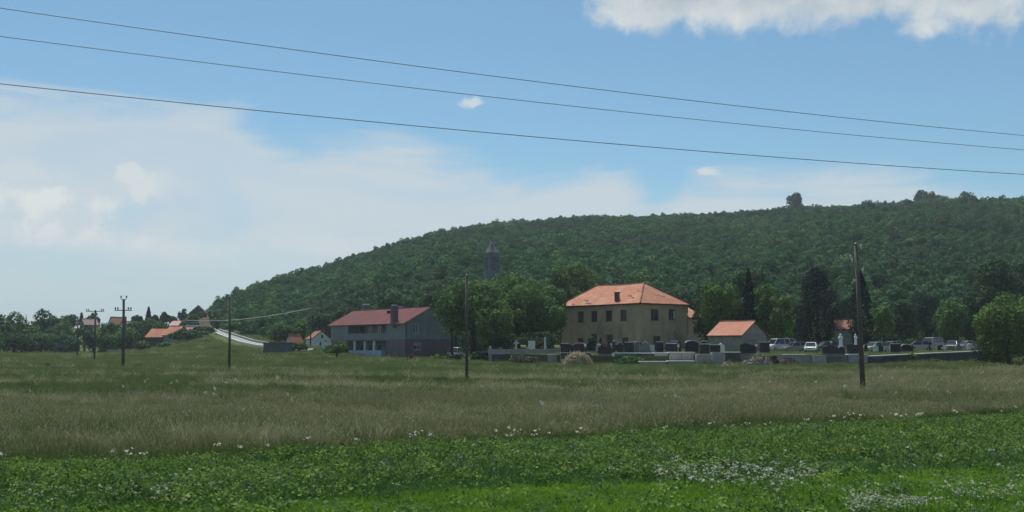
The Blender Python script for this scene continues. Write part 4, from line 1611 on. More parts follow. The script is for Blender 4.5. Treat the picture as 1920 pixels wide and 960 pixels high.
# ------------------------------------------------------------------ road on the left
def road():
    side = []
    P = [Vector(p) for p in ROADA]
    # refine
    Q = []
    for a, b in zip(P[:-1], P[1:]):
        for k in range(6):
            Q.append(a.lerp(b, k / 6))
    Q.append(P[-1])
    L, Rr = [], []
    for i, p in enumerate(Q):
        t = (Q[min(i + 1, len(Q) - 1)] - Q[max(i - 1, 0)])
        t.z = 0
        t.normalize()
        nrm = Vector((t.y, -t.x, 0))
        L.append(p + nrm * 1.5)
        Rr.append(p - nrm * 1.5)
    n_ = len(Q)
    mb = MB()
    mb.add([(v.x, v.y, v.z) for v in L] + [(v.x, v.y, v.z + .35) for v in Rr], [(i, i + 1, i + 1 + n_, i + n_) for i in range(n_ - 1)])
    tag(mb.build('road', M['asphalt']), 'pale road climbing past the end of the hill', kind='structure')
    # which side faces the camera
    near, far = (L, Rr) if L[n_ // 2].y - L[n_ // 2].x * 0 < Rr[n_ // 2].y else (Rr, L)

    def wall_strip(name, line, h_, thick, mat, lab, i0, i1, dz=0.0):
        mb_ = MB()
        for i in range(i0, i1):
            a, b = line[i], line[i + 1]
            t = (b - a).normalized()
            nr = Vector((t.y, -t.x, 0)).normalized() * thick
            vs = [a - nr, a + nr, b + nr, b - nr]
            vb = [(v.x, v.y, v.z - 1.2) for v in vs]
            vt = [(v.x, v.y, v.z + h_ + dz) for v in vs]
            mb_.add(vb + vt, [(4, 5, 6, 7), (0, 1, 5, 4), (2, 3, 7, 6), (1, 2, 6, 5), (3, 0, 4, 7)])
        o = mb_.build(name, mat)
        tag(o, lab, 'wall')
    wall_strip('parapet_wall', near, .4, .15, M['marble'], 'low pale parapet along the near side of the climbing road', 3, n_ - 10)
    wall_strip('retaining_wall', far, .8, .2, M['concrete'], 'pale retaining wall along the wooded side of the climbing road', 3, n_ - 10)


road()

# brown cutting where the hill meets the village
eb = MB()
rg = np.random.default_rng(8)
A0 = [W(362, 622, 362), W(388, 624, 352), W(398, 612, 362), W(390, 585, 392), W(380, 583, 396)]
NU, NV = 10, 12
vs = []
for j in range(NV + 1):
    for i in range(NU + 1):
        s, t = i / NU, j / NV
        lft = W(346 + 36 * t, 626 - 42 * t, 358 + 30 * t)
        rgt = W(396 - 6 * t, 626 - 43 * t, 350 + 36 * t)
        p = lft.lerp(rgt, s)
        b = math.sin(math.pi * s) * 1.6
        vs.append((p.x + rg.normal() * .2, p.y - b + rg.normal() * .3, p.z + rg.normal() * .15))
eb.add(vs, [(j * (NU + 1) + i, j * (NU + 1) + i + 1, (j + 1) * (NU + 1) + i + 1, (j + 1) * (NU + 1) + i) for j in range(NV) for i in range(NU)])
tag(eb.build('earth_bank', M['earth'], smooth=True), 'bare brown earth cutting at the left end of the hill', kind='structure')


# ------------------------------------------------------------------ trees
def tree(name, label, cat, px, ytop, wpx, d, kind='leaf_mid', ybot=None, n_=None, leaf=None, group=None, nl=26, lr=.30, lift=0.0, seed=None,
         squash=1.0, trunk=True, zbase=None):
    """broad leaved tree; wpx crown width in photo pixels, ybot pixel of the crown's lower edge"""
    pt = W(px, ytop, d)
    x = pt.x
    z0 = zf(x, d) if zbase is None else zbase
    top_ = pt.z - z0
    cb = (W(px, ybot, d).z - z0) if ybot else top_ * 0.18
    cb = max(cb, 0.05)
    rx = wpx / F * d / 2
    rz = (top_ - cb) / 2
    rgx = np.random.default_rng(seed if seed is not None else int(px * 7 + ytop * 13))
    area = rx * rz * 4
    leaf = leaf or max(0.16, d / 1024 * 2.3)
    n_ = n_ or int(min(10000, max(700, 5.6 * area / (leaf * leaf * .4))))
    root = empty(name, (x, d, z0), 0, label, cat, group)
    P, dd = crown_pts(rgx, n_, rx / .98, rx / .98 * .9, rz / 1.0, nl, lr)
    P[:, 2] += cb + rz
    P[:, 2] = np.maximum(P[:, 2], 0.05)
    me = quads_mesh('crown', leaves_at(P, dd, leaf, rgx, .7, .38), M[kind])
    put(bpy.data.objects.new('crown', me), root)
    if trunk:
        trunk_mb(rgx, top_, max(.08, rx * .07), rx * .8).build('trunk', M['bark'], root, smooth=True)
    return root


def conifer(name, label, cat, px, ytop, ybot, wpx, d, kind='leaf_conifer', shape='column', group=None, seed=0, zbase=None):
    pt = W(px, ytop, d)
    x = pt.x
    z0 = zf(x, d) if zbase is None else zbase
    H = pt.z - z0
    cb = max(.05, W(px, ybot, d).z - z0)
    r = wpx / F * d / 2
    rgx = np.random.default_rng(seed + int(px))
    n_ = int(min(9000, 1500 + 14 * r * H / (d / 1024 * 2.0) ** 2))
    t = rgx.random(n_)
    if shape == 'column':
        prof = np.minimum(1, ((1 - t) * 2.6)) ** .7 * (0.75 + .25 * np.sin(np.clip(t * 2.2, 0, 1) * 3.1416))
    elif shape == 'cone':
        prof = (1 - t) ** .85
    else:                                 # broad dark evergreen with a rounded shoulder
        prof = np.sqrt(np.clip(1 - t ** 2.2, 0, 1)) * .95 + .05
    a = rgx.random(n_) * 6.283
    lump = 1 + .16 * np.sin(a * 3 + t * 9 + seed) + .12 * np.sin(a * 5 - t * 21) + .08 * rgx.normal(size=n_)
    rr = r * prof * lump * (0.72 + .28 * rgx.random(n_) ** .5)
    P = np.stack([rr * np.cos(a), rr * np.sin(a), cb + (H - cb) * t], 1)
    N_ = np.stack([np.cos(a), np.sin(a), np.full(n_, .6)], 1)
    root = empty(name, (x, d, z0), 0, label, cat, group)
    lf = max(.2, d / 1024 * 2.0)
    me = quads_mesh('crown', leaves_at(P, N_, lf, rgx, .5, .6), M[kind])
    put(bpy.data.objects.new('crown', me), root)
    MB().tube([(0, 0, -.2), (0, 0, H * .85)], [max(.1, r * .12), .04], 7).build('trunk', M['bark'], root)
    return root


TREES = [
    ('leafy crown filling between the two round trees, slightly behind', 972, 520, 100, 182, 'leaf_mid', 630),
    ('crown overlapping the left roof end of the derelict building', 1034, 530, 64, 180, 'leaf_mid', 640),
    ('big dark tree mass running out of the picture at the right', 1925, 545, 130, 146, 'leaf_dark', 690),
    ('leafy tree overlapping the right gable corner of the red roofed house', 848, 548, 66, 170, 'leaf_mid', 630),
    ('dense tree between the big leafy tree and the round dark tree', 950, 540, 90, 174, 'leaf_mid', 645),
    ('low dark shrubs added as tree shade behind the long grey wall, left half', 945, 626, 80, 163, 'leaf_dark', 654),  # this row and the next are added to stand for tree shade on the turf
    ('low dark shrubs added as tree shade behind the long grey wall, right half', 1010, 622, 84, 165, 'leaf_dark', 654),
    # label, px, ytop, width, d, kind, ybot
    ('big leafy tree behind the middle pole, overlapping the red roofed house', 885, 519, 138, 165, 'leaf_mid', 640),
    ('lighter bough heavy tree in front, right of the middle pole', 925, 560, 80, 160, 'leaf_light', 650),
    ('large round dark tree touching the left end of the derelict building', 1003, 516, 125, 172, 'leaf_mid', 642),
    ('tall tree whose top shows between the round tree and church tower', 950, 514, 90, 200, 'leaf_mid', 620),
    ('tree with grey green top left of the orange hipped roof', 1052, 508, 78, 200, 'leaf_mid', 610),
    ('light green tree above and left of the hipped roof', 1085, 492, 70, 225, 'leaf_light', 590),
    ('tree peeking over the ridge of the hipped roof', 1193, 517, 46, 200, 'leaf_light', 600),
    ('rounded dark tree just right of the side wing roof', 1322, 560, 50, 176, 'leaf_dark', 645),
    ('round tree with yellow green top left of the thin cypress', 1350, 521, 74, 172, 'leaf_light', 640),
    ('dark tree filling behind the small salmon roofed house', 1378, 555, 70, 176, 'leaf_dark', 645),
    ('yellow green tree right of the thin cypress', 1432, 532, 58, 172, 'leaf_light', 640),
    ('broad light green tree right of the salmon roofed house', 1462, 545, 62, 170, 'leaf_light', 650),
    ('bluish shrubby tree behind the hut roof', 1580, 555, 50, 196, 'leaf_blue', 640),
    ('small bright tree right of the broad dark cypress', 1655, 570, 46, 176, 'leaf_light', 640),
    ('dark round tree behind the right hand cars', 1690, 560, 70, 196, 'leaf_dark', 645),
    ('blue green tree with feathery crown behind the cars', 1735, 535, 80, 200, 'leaf_blue', 640),
    ('mid green tree above the last parked cars', 1783, 560, 66, 186, 'leaf_mid', 650),
    ('dark tall tree left of the big bush at the right edge', 1822, 540, 70, 196, 'leaf_dark', 660),
    ('very dark tree standing above the bush at the right edge', 1868, 492, 110, 210, 'leaf_dark', 620),
    ('big spreading light green bushy tree at the right edge', 1885, 556, 108, 132, 'leaf_light', 697),
    ('dark lower boughs of the bushy mass left of the right edge tree', 1862, 592, 62, 137, 'leaf_mid', 697),
    ('tree crown cut by the right border of the picture', 1948, 530, 90, 140, 'leaf_light', 690),
    ('dark tree at the right border higher up the slope', 1930, 480, 90, 225, 'leaf_dark', 600),
    ('dark shrub mass left of the big evergreen', 1500, 560, 50, 188, 'leaf_dark', 648),
    ('grey green tree between evergreen and hut', 1555, 535, 46, 215, 'leaf_blue', 630),
    ('tree with pale leaves at the hill foot above the hut', 1530, 492, 66, 225, 'leaf_blue', 580),
    ('broad tree behind the thin cypress tip', 1400, 505, 90, 215, 'leaf_dark', 600),
    ('dark tree right of the hipped roof end', 1282, 540, 70, 212, 'leaf_dark', 620),
    ('tree above the side wing, dark and rounded', 1320, 525, 60, 215, 'leaf_dark', 600),
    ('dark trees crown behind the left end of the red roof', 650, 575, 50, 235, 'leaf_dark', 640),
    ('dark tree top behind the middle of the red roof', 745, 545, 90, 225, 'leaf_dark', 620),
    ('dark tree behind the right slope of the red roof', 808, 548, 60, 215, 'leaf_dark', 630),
    ('dark tree behind the far lamp pole', 600, 586, 56, 276, 'leaf_dark', 640),
    ('dark bushy tree left of the orange roofed low house', 524, 605, 52, 262, 'leaf_mid', 650),
    ('round leafy tree left of the far lamp pole', 560, 598, 46, 262, 'leaf_mid', 650),
]
for i, (lb, px, yt, wp, d, kd, yb_) in enumerate(TREES):
    tree('broadleaf_tree', lb, 'tree', px, yt, wp, d, kd, yb_, nl=26 + i % 9, seed=200 + i)

tree('small_tree', 'small round tree with forked trunk before the red roofed house', 'tree', 632, 640, 47, 172, 'leaf_mid', 668, seed=2)
tree('bush', 'low wide bush between the flat shed and the white house', 'bush', 563, 641, 44, 200, 'leaf_mid', 668, seed=3, trunk=False)
tree('bush', 'dark low bush below the white gabled house', 'bush', 598, 655, 34, 205, 'leaf_dark', 670, seed=4, trunk=False)
tree('bush', 'brown grey dry bush standing against the long pale cemetery wall', 'bush', 985, 664, 66, 141, 'leaf_dry', 690, seed=5, trunk=False)
tree('bush', 'shaggy green bush hanging on the right boundary wall', 'bush', 1706, 662, 26, 147, 'leaf_mid', 688, seed=6, trunk=False)
tree('bush', 'pale green bush against the right boundary wall', 'bush', 1752, 672, 24, 149, 'leaf_blue', 690, seed=7, trunk=False)
tree('shrub', 'low dark shrub in the meadow left of the middle pole', 'shrub', 824, 708, 26, 80, 'leaf_blue', 728, seed=8, trunk=False, leaf=.16)
M['leaf_red'] = leafmat('leaf_reddish', (0.30, 0.12, 0.06), (0.16, 0.10, 0.045), trans=0.2)
tree('weed', 'reddish weed standing out in the green leafy strip', 'weed', 765, 884, 16, 25.0, 'leaf_red', 896, seed=40, trunk=False, leaf=.05)
tree('weed', 'dark tall weed at the meadow edge near the right', 'weed', 1326, 803, 12, 35.2, 'leaf_dark', 822, seed=41, trunk=False, leaf=.07)
tree('weed', 'dark weed clump at the meadow edge right of centre', 'weed', 1150, 818, 40, 33.0, 'leaf_dark', 829, seed=42, trunk=False, leaf=.08)
tree('weed', 'dark weed clump at the meadow edge left of centre', 'weed', 885, 828, 50, 30.3, 'leaf_dark', 841, seed=43, trunk=False, leaf=.08)
tree('weed', 'dark weed clump at the meadow edge far right', 'weed', 1760, 786, 60, 40.2, 'leaf_dark', 797, seed=44, trunk=False, leaf=.09)
tree('shrub', 'tiny dark shrub in the far left meadow', 'shrub', 88, 683, 15, 130, 'leaf_dark', 693, seed=9, trunk=False)
tree('shrub', 'dark shrub cut by the left border in the meadow', 'shrub', 1, 683, 16, 125, 'leaf_dark', 697, seed=10, trunk=False)
tree('shrub', 'small dark round shrub below the road, right of the second pole', 'shrub', 439, 664, 9, 205, 'leaf_dark', 672, seed=11, trunk=False)
tree('shrub', 'dark shrub on the mound under the road', 'shrub', 388, 652, 14, 262, 'leaf_dark', 660, seed=13, trunk=False)
tree('bush', 'weedy green bush at the right corner of the grey house', 'bush', 838, 664, 70, 166, 'leaf_light', 682, seed=14, trunk=False)
tree('bush', 'weedy bush below the middle pole beside the car', 'bush', 893, 660, 34, 158, 'leaf_mid', 680, seed=15, trunk=False)
tree('bush', 'green brambles between the two stacks of grey tombs', 'bush', 1175, 667, 56, 139, 'leaf_mid', 690, seed=16, trunk=False)
tree('bush', 'bright weeds at the foot of the right edge tree', 'bush', 1868, 680, 60, 128, 'leaf_light', 694, seed=17, trunk=False)
tree('bush', 'dark bush before the derelict wall, left of the black pointed stone', 'bush', 1111, 631, 18, 152, 'leaf_dark', 656, seed=18, trunk=False)
tree('crest_tree', 'lone tall tree standing up from the crest of the hill', 'tree', 1490, 357, 34, 800, 'leaf_dark', 400, seed=19, zbase=float(HILL(W(1490, 380, 800).x, 800)) - 1)
tree('crest_tree', 'broad pair crowned tree highest on the right crest', 'tree', 1738, 353, 50, 810, 'leaf_dark', 390, seed=23, zbase=float(HILL(W(1738, 360, 810).x, 810)) - 1)
tree('crest_tree', 'low broad tree on the crest near the right border', 'tree', 1812, 357, 40, 815, 'leaf_dark', 388, seed=24, zbase=float(HILL(W(1812, 360, 815).x, 815)) - 1)

conifer('thin_cypress', 'slender dark cypress above the salmon roofed house', 'cypress', 1403, 504, 640, 25, 168, seed=1)
conifer('broad_cypress', 'thick black green cypress behind the right pole', 'cypress', 1612, 508, 645, 44, 172, seed=2)
conifer('dark_evergreen', 'wide dark evergreen between the salmon roofed house and the hut', 'evergreen', 1530, 503, 648, 72, 182, shape='dome', seed=3)
conifer('dark_evergreen', 'dark evergreen between the cypress and the right hand cars', 'evergreen', 1850, 560, 690, 50, 150, shape='dome', seed=4)
conifer('spruce', 'pointed conifer on the skyline above the orange roofs', 'conifer', 279, 576, 605, 12, 420, shape='cone', seed=5)
conifer('spruce', 'short pointed conifer on the skyline left of the crossarm pole', 'conifer', 153, 587, 608, 8, 430, shape='cone', seed=6)

LEFT = [
    ('shrub half covering the brown cutting, left side', 360, 590, 28, 352, 'leaf_mid', 616),
    ('shrub standing before the gable of the hilltop barn', 380, 586, 18, 378, 'leaf_mid', 604),
    ('tree at the very foot of the hill right of the cutting', 403, 578, 30, 385, 'leaf_mid', 612),
    ('low tree above the road at the hill foot', 414, 592, 34, 372, 'leaf_mid', 622),
    ('shrubby tree above the middle of the climbing road', 436, 602, 40, 340, 'leaf_mid', 636),
    ('shrubby tree above the lower end of the climbing road', 468, 612, 44, 310, 'leaf_dark', 644),
    ('tall dark tree cut by the left border of the view', 3, 590, 46, 318, 'leaf_mid', 665),
    ('tree clump between the two biggest left trees, lower', 62, 606, 40, 322, 'leaf_dark', 660),
    ('grey green crown right of the second largest left tree', 112, 596, 40, 345, 'leaf_mid', 655),
    ('dark tree below the grey village house', 160, 612, 36, 330, 'leaf_dark', 640),
    ('dark tree before the white village house', 214, 612, 44, 335, 'leaf_dark', 655),
    ('tree filling the gap beside the leftmost clump', 50, 600, 46, 300, 'leaf_mid', 668),
    ('broad dark tree low behind the far post', 104, 612, 56, 305, 'leaf_dark', 668),
    ('blue grey tree low at the left edge of the green gap', 136, 640, 26, 282, 'leaf_dark', 668),
    ('rounded tree low between T pole and crossarm pole', 196, 622, 46, 292, 'leaf_mid', 664),
    ('leafy tree left of the farmhouses, low', 244, 612, 50, 310, 'leaf_mid', 662),
    ('dark tree between crossarm pole and farmhouse, higher', 262, 600, 54, 345, 'leaf_dark', 640),
    ('light green tree above the long orange roof', 292, 600, 56, 352, 'leaf_mid', 626),
    ('dark bush mass in front of the small cottage', 352, 620, 46, 276, 'leaf_dark', 662),
    ('bush mass at the top of the mound by the road', 380, 612, 50, 306, 'leaf_dark', 642),
    ('green shrubs below the hilltop barn', 372, 592, 40, 395, 'leaf_mid', 606),
    ('slope shrubs left of the cutting', 352, 598, 34, 372, 'leaf_mid', 622),
    ('big round tree clump filling the left border of the village', 18, 588, 60, 330, 'leaf_mid', 660),
    ('dark low trees at the field edge by the left border', 28, 622, 90, 290, 'leaf_dark', 668),
    ('large dark tree second from the left border', 88, 586, 66, 335, 'leaf_dark', 655),
    ('wide leafy tree in the middle of the left village trees', 72, 620, 70, 295, 'leaf_mid', 668),
    ('dark round tree below the pink roofed house', 118, 604, 50, 320, 'leaf_mid', 668),
    ('dark tree on the skyline left of the small conifer', 135, 590, 26, 420, 'leaf_dark', 615),
    ('blue green tree at the field edge left of the green gap', 125, 628, 52, 290, 'leaf_blue', 668),
    ('dark tree trio crown behind the T pole', 176, 585, 30, 430, 'leaf_dark', 618),
    ('dark tree directly right of the green gap', 175, 615, 42, 300, 'leaf_dark', 664),
    ('leafy tree left of the tall crossarm pole', 208, 606, 48, 320, 'leaf_mid', 662),
    ('round tree behind the tall crossarm pole', 232, 620, 44, 305, 'leaf_mid', 660),
    ('dark tree touching the left end of the orange roof', 258, 612, 36, 330, 'leaf_dark', 662),
    ('small skyline tree between crossarm pole and conifer', 258, 592, 22, 430, 'leaf_dark', 612),
    ('small round skyline tree right of the pointed conifer', 292, 589, 16, 425, 'leaf_dark', 612),
    ('dark dome tree on the skyline left of the barn', 309, 587, 16, 425, 'leaf_dark', 610),
    ('low skyline tree above the pale barn roof', 324, 591, 16, 425, 'leaf_dark', 612),
    ('upright dark tree left of the hilltop barn', 343, 578, 18, 410, 'leaf_dark', 612),
    ('tree in front of the orange farmhouses, dark and round', 338, 617, 40, 278, 'leaf_dark', 660),
    ('bushy tree right of the farmhouses beside the mound', 372, 620, 40, 300, 'leaf_mid', 650),
    ('green slope tree above the farmhouse roofs', 285, 600, 50, 350, 'leaf_mid', 640),
    ('dark slope tree under the hilltop barn', 355, 590, 36, 380, 'leaf_dark', 622),
    ('low hedge tree left of the farmhouse wall', 268, 640, 26, 285, 'leaf_mid', 662),
    ('pale shrubby tree in front of the steep orange roof', 308, 640, 26, 272, 'leaf_mid', 660),
]
for i, (lb, px, yt, wp, d, kd, yb_) in enumerate(LEFT):
    tree('village_tree', lb, 'tree', px, yt, wp, d, kd, yb_, nl=16 + i % 7, seed=400 + i, lr=.36)
tree('hedge', 'low dark hedge along the far field edge at the left', 'hedge', 215, 655, 60, 300, 'leaf_dark', 664, seed=31, trunk=False)
tree('hedge', 'small dark hedge bit before the village stone wall', 'hedge', 192, 652, 12, 280, 'leaf_dark', 666, seed=32, trunk=False)

# pale dry stone walls at the village field edge
for lb, p0, p1, yt, yb2, d in (('pale dry stone wall at the field edge right of the T pole', 196, 256, 656, 663, 285),
                               ('short pale wall under the leftmost village trees', 50, 72, 658, 665, 290)):
    a, b = W(p0, yb2, d), W(p1, yb2, d)
    mb = MB()
    rr = random.Random(p0)
    x = a.x
    z0 = zf(a.x, d) - .2
    zt = W(p0, yt, d).z
    root = empty('stone_wall', (a.x, d, z0), 0, lb, 'wall')
    while x < b.x:
        w_ = rr.uniform(.7, 1.5)
        mb.box(x - a.x, -.3, 0, x - a.x + w_ - .04, .3, zt - z0 + rr.uniform(-.15, .1), .03)
        x += w_
    mb.build('stone', M['concrete_warm'], root)['kind'] = 'stuff'


# ------------------------------------------------------------------ poles and cables
def pole(px, ytop, ybase, d, r0, r1, label, mat, kind='plain', tilt=0.0, group=None):
    b = W(px[0], ybase, d)
    z0 = zf(b.x, d)
    t = W(px[1], ytop, d)
    root = empty('utility_pole', (b.x, d, z0), 0, label, 'pole', group)
    H = t.z - z0
    dx = t.x - b.x
    MB().tube([(0, 0, -.3), (dx * .5 + .03, 0, H * .5), (dx, 0, H)], [r0, (r0 + r1) / 2, r1], 10).build('shaft', mat, root, smooth=True)
    MB().lathe([(r1 * 1.15, 0), (r1 * 1.1, .03), (.01, .1)], 10, (dx, 0, H)).build('cap', M['steel'], root)

    def insul(x, z, par):
        MB().lathe([(.02, -.12), (.02, 0), (.06, .02), (.045, .07), (.065, .09), (.03, .17)], 8, (x, 0, z)).build('insulator', M['porcelain'], par)
    if kind == 'hooks':
        for k, (ox, oz) in enumerate(((.30, -.15), (-.34, -.75), (-.26, -.95), (.34, -1.55))):
            f_ = (H + oz) / H
            sg = 1 if ox > 0 else -1
            hk = MB().tube([(dx * f_, 0, H + oz - .12), (dx * f_ + ox, 0, H + oz - .14), (dx * f_ + ox, 0, H + oz)], .018, 6).build('hook_bracket', M['steel'], root)
            insul(dx * f_ + ox, H + oz, hk)
    if kind in ('arm', 'arm2'):
        aw = (1.0 if kind == 'arm' else 1.35)
        zz = H - (1.25 if kind == 'arm' else .15)
        f_ = zz / H
        ar = MB().box(dx * f_ - aw, -.06 - r1, zz - .05, dx * f_ + aw, -r1 + .02, zz + .05).build('crossarm', M['steel'], root)
        for ox in (-aw + .08, -aw + .38, aw - .38, aw - .08):
            MB().lathe([(.03, 0), (.03, .06), (.10, .09), (.075, .16), (.10, .20), (.04, .32)], 8, (dx * f_ + ox, -.04 - r1, zz + .05)).build('insulator', M['granite_brown'], ar)
        if kind == 'arm':
            ar = MB().tube([(dx - .32, 0, H + .3), (dx - .3, 0, H + .05), (dx + .3, 0, H + .05), (dx + .32, 0, H + .3)], .045, 6).build('top_bracket', M['steel'], root)
            for ox in (-.32, .32):
                MB().lathe([(.03, 0), (.10, .05), (.075, .12), (.10, .16), (.04, .26)], 8, (dx + ox, 0, H + .22)).build('insulator', M['granite_brown'], ar)
    return root


pole((1618, 1604.5), 458, 729, 61.5, .155, .10, 'tall leaning wooden pole with small insulators, nearest and rightmost', M['wood_pole'], 'hooks')
pole((875, 875), 516.5, 717, 83, .13, .10, 'plain dark wooden pole in front of the big leafy tree', M['wood_pole'])
pole((429.5, 431), 557, 698, 116, .14, .11, 'plain thin dark pole in the meadow left of the grey shed', M['wood_pole'])
pole((230.5, 232), 562, 692, 126, .19, .14, 'thick pole with crossarm below a forked top bracket', M['pole_concrete'], 'arm')
pole((176.5, 179), 582, 683, 162, .16, .12, 'pole with a straight crossarm at its very top', M['pole_concrete'], 'arm2')
pole((144.5, 146), 602, 679, 198, .16, .12, 'thin pole half lost against the village trees, left of the T pole', M['wood_pole'])
pole((120, 121), 640, 672, 248, .10, .08, 'short faint post farthest along the pole line', M['wood_pole'])
pole((49, 49), 590, 620, 395, .18, .13, 'bare distant pole between the two leftmost tree clumps', M['wood_pole'])
rp = pole((582, 583), 577, 652, 232, .16, .11, 'grey lamp pole at the foot of the hill that holds the pale cable', M['pole_concrete'], 'arm')
pole((462, 462), 661, 668, 205, .12, .1, 'stubby dark post in the meadow below the road', M['wood_pole'])


def cable(name, pts_px, label, r, mat, sag=0.0, group=None, ext=(0, 1)):
    (p0, d0), (p1, d1) = pts_px
    a, b = W(p0[0], p0[1], d0), W(p1[0], p1[1], d1)
    P = []
    n_ = 60
    for k in range(n_ + 1):
        t = ext[0] + (ext[1] - ext[0]) * k / n_
        q = a + (b - a) * t
        q.z -= 4 * sag * t * (1 - t)
        P.append(q)
    o = MB().tube(P, r, 6).build(name, mat, smooth=True)
    return tag(o, label, 'cable', group)


cab = 'three power cables across the sky'
cable('power_cable', (((0, 15), 22.0), ((1920, 254), 35.4)), 'uppermost dark power cable crossing the whole sky', .009, M['cable'], .19, cab, (-.9, 1.9))
cable('power_cable', (((0, 68), 24.1), ((1920, 281), 38.0)), 'middle power cable of the three crossing the sky', .009, M['cable'], .19, cab, (-.9, 1.9))
cable('power_cable', (((0, 157), 28.5), ((1920, 327), 43.5)), 'lowest power cable of the three crossing the sky', .013, M['cable'], .20, cab, (-.9, 1.9))
cable('pale_cable', (((352, 600.5), 330), ((582, 578), 231)), 'pale sagging cable running left from the grey lamp pole', .07, M['cable_pale'], 1.1)


# ------------------------------------------------------------------ cemetery
def block(name, px0, px1, yt, yb_, d, depth, mat, label, cap=None, cat='tomb', group=None, rz=0.0, lid=True, joints=0):
    """a rectangular masonry tomb or wall section"""
    a, b = W(px0, yt, d), W(px1, yt, d)
    zb_ = W(px0, yb_, d).z - .15
    w_ = b.x - a.x
    h_ = a.z - zb_
    root = empty(name, (a.x, d, zb_), rz, label, cat, group)
    if joints:
        for k in range(joints + 1):
            x0, x1 = w_ * k / (joints + 1), w_ * (k + 1) / (joints + 1)
            MB().box(x0 + .02, 0, 0, x1 - .02, depth, h_ - .1, .012).build('panel', mat, root)
    else:
        mb = MB().box(0, 0, 0, w_, depth, h_ - .1, .015)
        mb.build('chamber', mat, root)
    if lid:
        MB().box(-.07, -.09, h_ - .097, w_ + .07, depth + .05, h_, .02).build('lid', cap or M['marble'], root)
    return root


def headstone(px, yt, yb_, wpx, d, style, label, mat='granite', rz=0.0, cap=True, group=None, cat='gravestone'):
    """upright stone on a plinth; styles: slab, arch, peak, cross, wide"""
    c_ = W(px, yb_, d)
    t = W(px, yt, d)
    z0 = zf(c_.x, d)
    H = t.z - z0
    w_ = wpx / F * d
    root = empty('gravestone', (c_.x, d, z0), rz, label, cat, group)
    m_ = M[mat]
    pl = min(.3, H * .2)
    MB().box(-w_ * .56, -.28, -.1, w_ * .56, .28, pl, .02).build('plinth', M['granite_grey'], root)
    hw = w_ / 2
    th_ = .11
    if style == 'slab':
        out_ = [(-hw, pl), (hw, pl), (hw, H), (-hw, H)]
    elif style == 'arch':
        out_ = [(-hw, pl), (hw, pl)] + [(hw * math.cos(a), H - hw * .45 + hw * .45 * math.sin(a)) for a in np.linspace(0, math.pi, 11)]
    elif style == 'peak':
        out_ = [(-hw, pl), (hw, pl), (hw * .55, H * .8), (0, H), (-hw * .55, H * .8)]
    elif style == 'spike':
        out_ = [(-hw, pl), (hw, pl), (hw * .2, H), (-hw * .2, H)]
    elif style == 'shoulder':
        out_ = [(-hw, pl), (hw, pl), (hw, H * .82), (hw * .6, H * .86), (hw * .5, H), (-hw * .5, H), (-hw * .6, H * .86), (-hw, H * .82)]
    elif style == 'slant':
        out_ = [(-hw, pl), (hw, pl), (hw * .9, H * .75), (-hw * .3, H), (-hw, H * .9)]
    elif style == 'cross':
        a_, m1, m2 = hw * .28, H - hw * 1.3, H - hw * .75
        out_ = [(-a_, pl), (a_, pl), (a_, m1), (hw, m1), (hw, m2), (a_, m2), (a_, H), (-a_, H), (-a_, m2), (-hw, m2), (-hw, m1), (-a_, m1)]
    elif style == 'wide':
        out_ = [(-hw, pl), (hw, pl), (hw, H * .8), (hw * .3, H), (-hw * .3, H), (-hw, H * .8)]
    MB().prism(out_, -th_, th_).build('stone', m_, root)
    if cap:
        # pale strip along the top edge; its sunlit gleam is put into the colour
        tops = [p for p in out_[2:]]
        mb = MB()
        for (x0, z0_), (x1, z1_) in zip(tops[:-1], tops[1:]):
            if abs(z1_ - z0_) > 2.5 * abs(x1 - x0):
                continue
            mb.add([(x0, -th_ - .05, z0_ + .004), (x1, -th_ - .05, z1_ + .004), (x1, th_ + .05, z1_ + .004), (x0, th_ + .05, z0_ + .004),
                    (x0, -th_ - .05, z0_ + .09), (x1, -th_ - .05, z1_ + .09), (x1, th_ + .05, z1_ + .09), (x0, th_ + .05, z0_ + .09)],
                   [(0, 1, 2, 3), (7, 6, 5, 4), (0, 4, 5, 1), (1, 5, 6, 2), (2, 6, 7, 3), (3, 7, 4, 0)])
        mb.build('coping', M['marble'], root)
    return root


wl = 'grey tomb walls at the field edge'
# long pale wall section at the left, with its arch of a recess
block('cemetery_wall', 916, 1052, 654.5, 679, 149.5, .35, M['concrete'], 'long plain grey concrete wall right of the middle pole', cat='wall', cap=M['concrete_warm'])
block('low_tomb', 922, 946, 663.5, 677, 147.5, 1.0, M['concrete_dark'], 'dark low tomb with pale slab before the long grey wall', cap=M['granite_grey'])
block('low_tomb', 1027, 1045, 664, 676, 146.0, 1.0, M['concrete'], 'small pale grey tomb at the right end of the long wall')
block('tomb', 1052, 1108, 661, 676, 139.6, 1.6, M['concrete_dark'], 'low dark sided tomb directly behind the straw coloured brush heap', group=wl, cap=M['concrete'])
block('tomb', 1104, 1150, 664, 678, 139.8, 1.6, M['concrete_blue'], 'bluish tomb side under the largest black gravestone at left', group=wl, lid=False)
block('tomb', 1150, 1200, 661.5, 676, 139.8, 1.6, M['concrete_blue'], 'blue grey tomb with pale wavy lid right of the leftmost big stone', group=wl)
block('tomb', 1200, 1227, 661.5, 677.5, 139.4, 1.6, M['concrete_dark'], 'dark upper tomb at the left of the stepped pair', group=wl)
block('tomb', 1227, 1253, 661, 677.5, 139.4, 1.6, M['concrete'], 'grey upper tomb second from left above the lower step', group=wl)
block('tomb', 1254.5, 1302, 660, 677, 139.2, 1.6, M['concrete_warm'], 'warm pale grey upper tomb in two panels left of the white fronted one', group=wl, joints=1)
block('tomb', 1200, 1250, 677.5, 692, 137.0, 2.0, M['concrete'], 'lower left grey tomb of the two on the bottom step', group=wl)
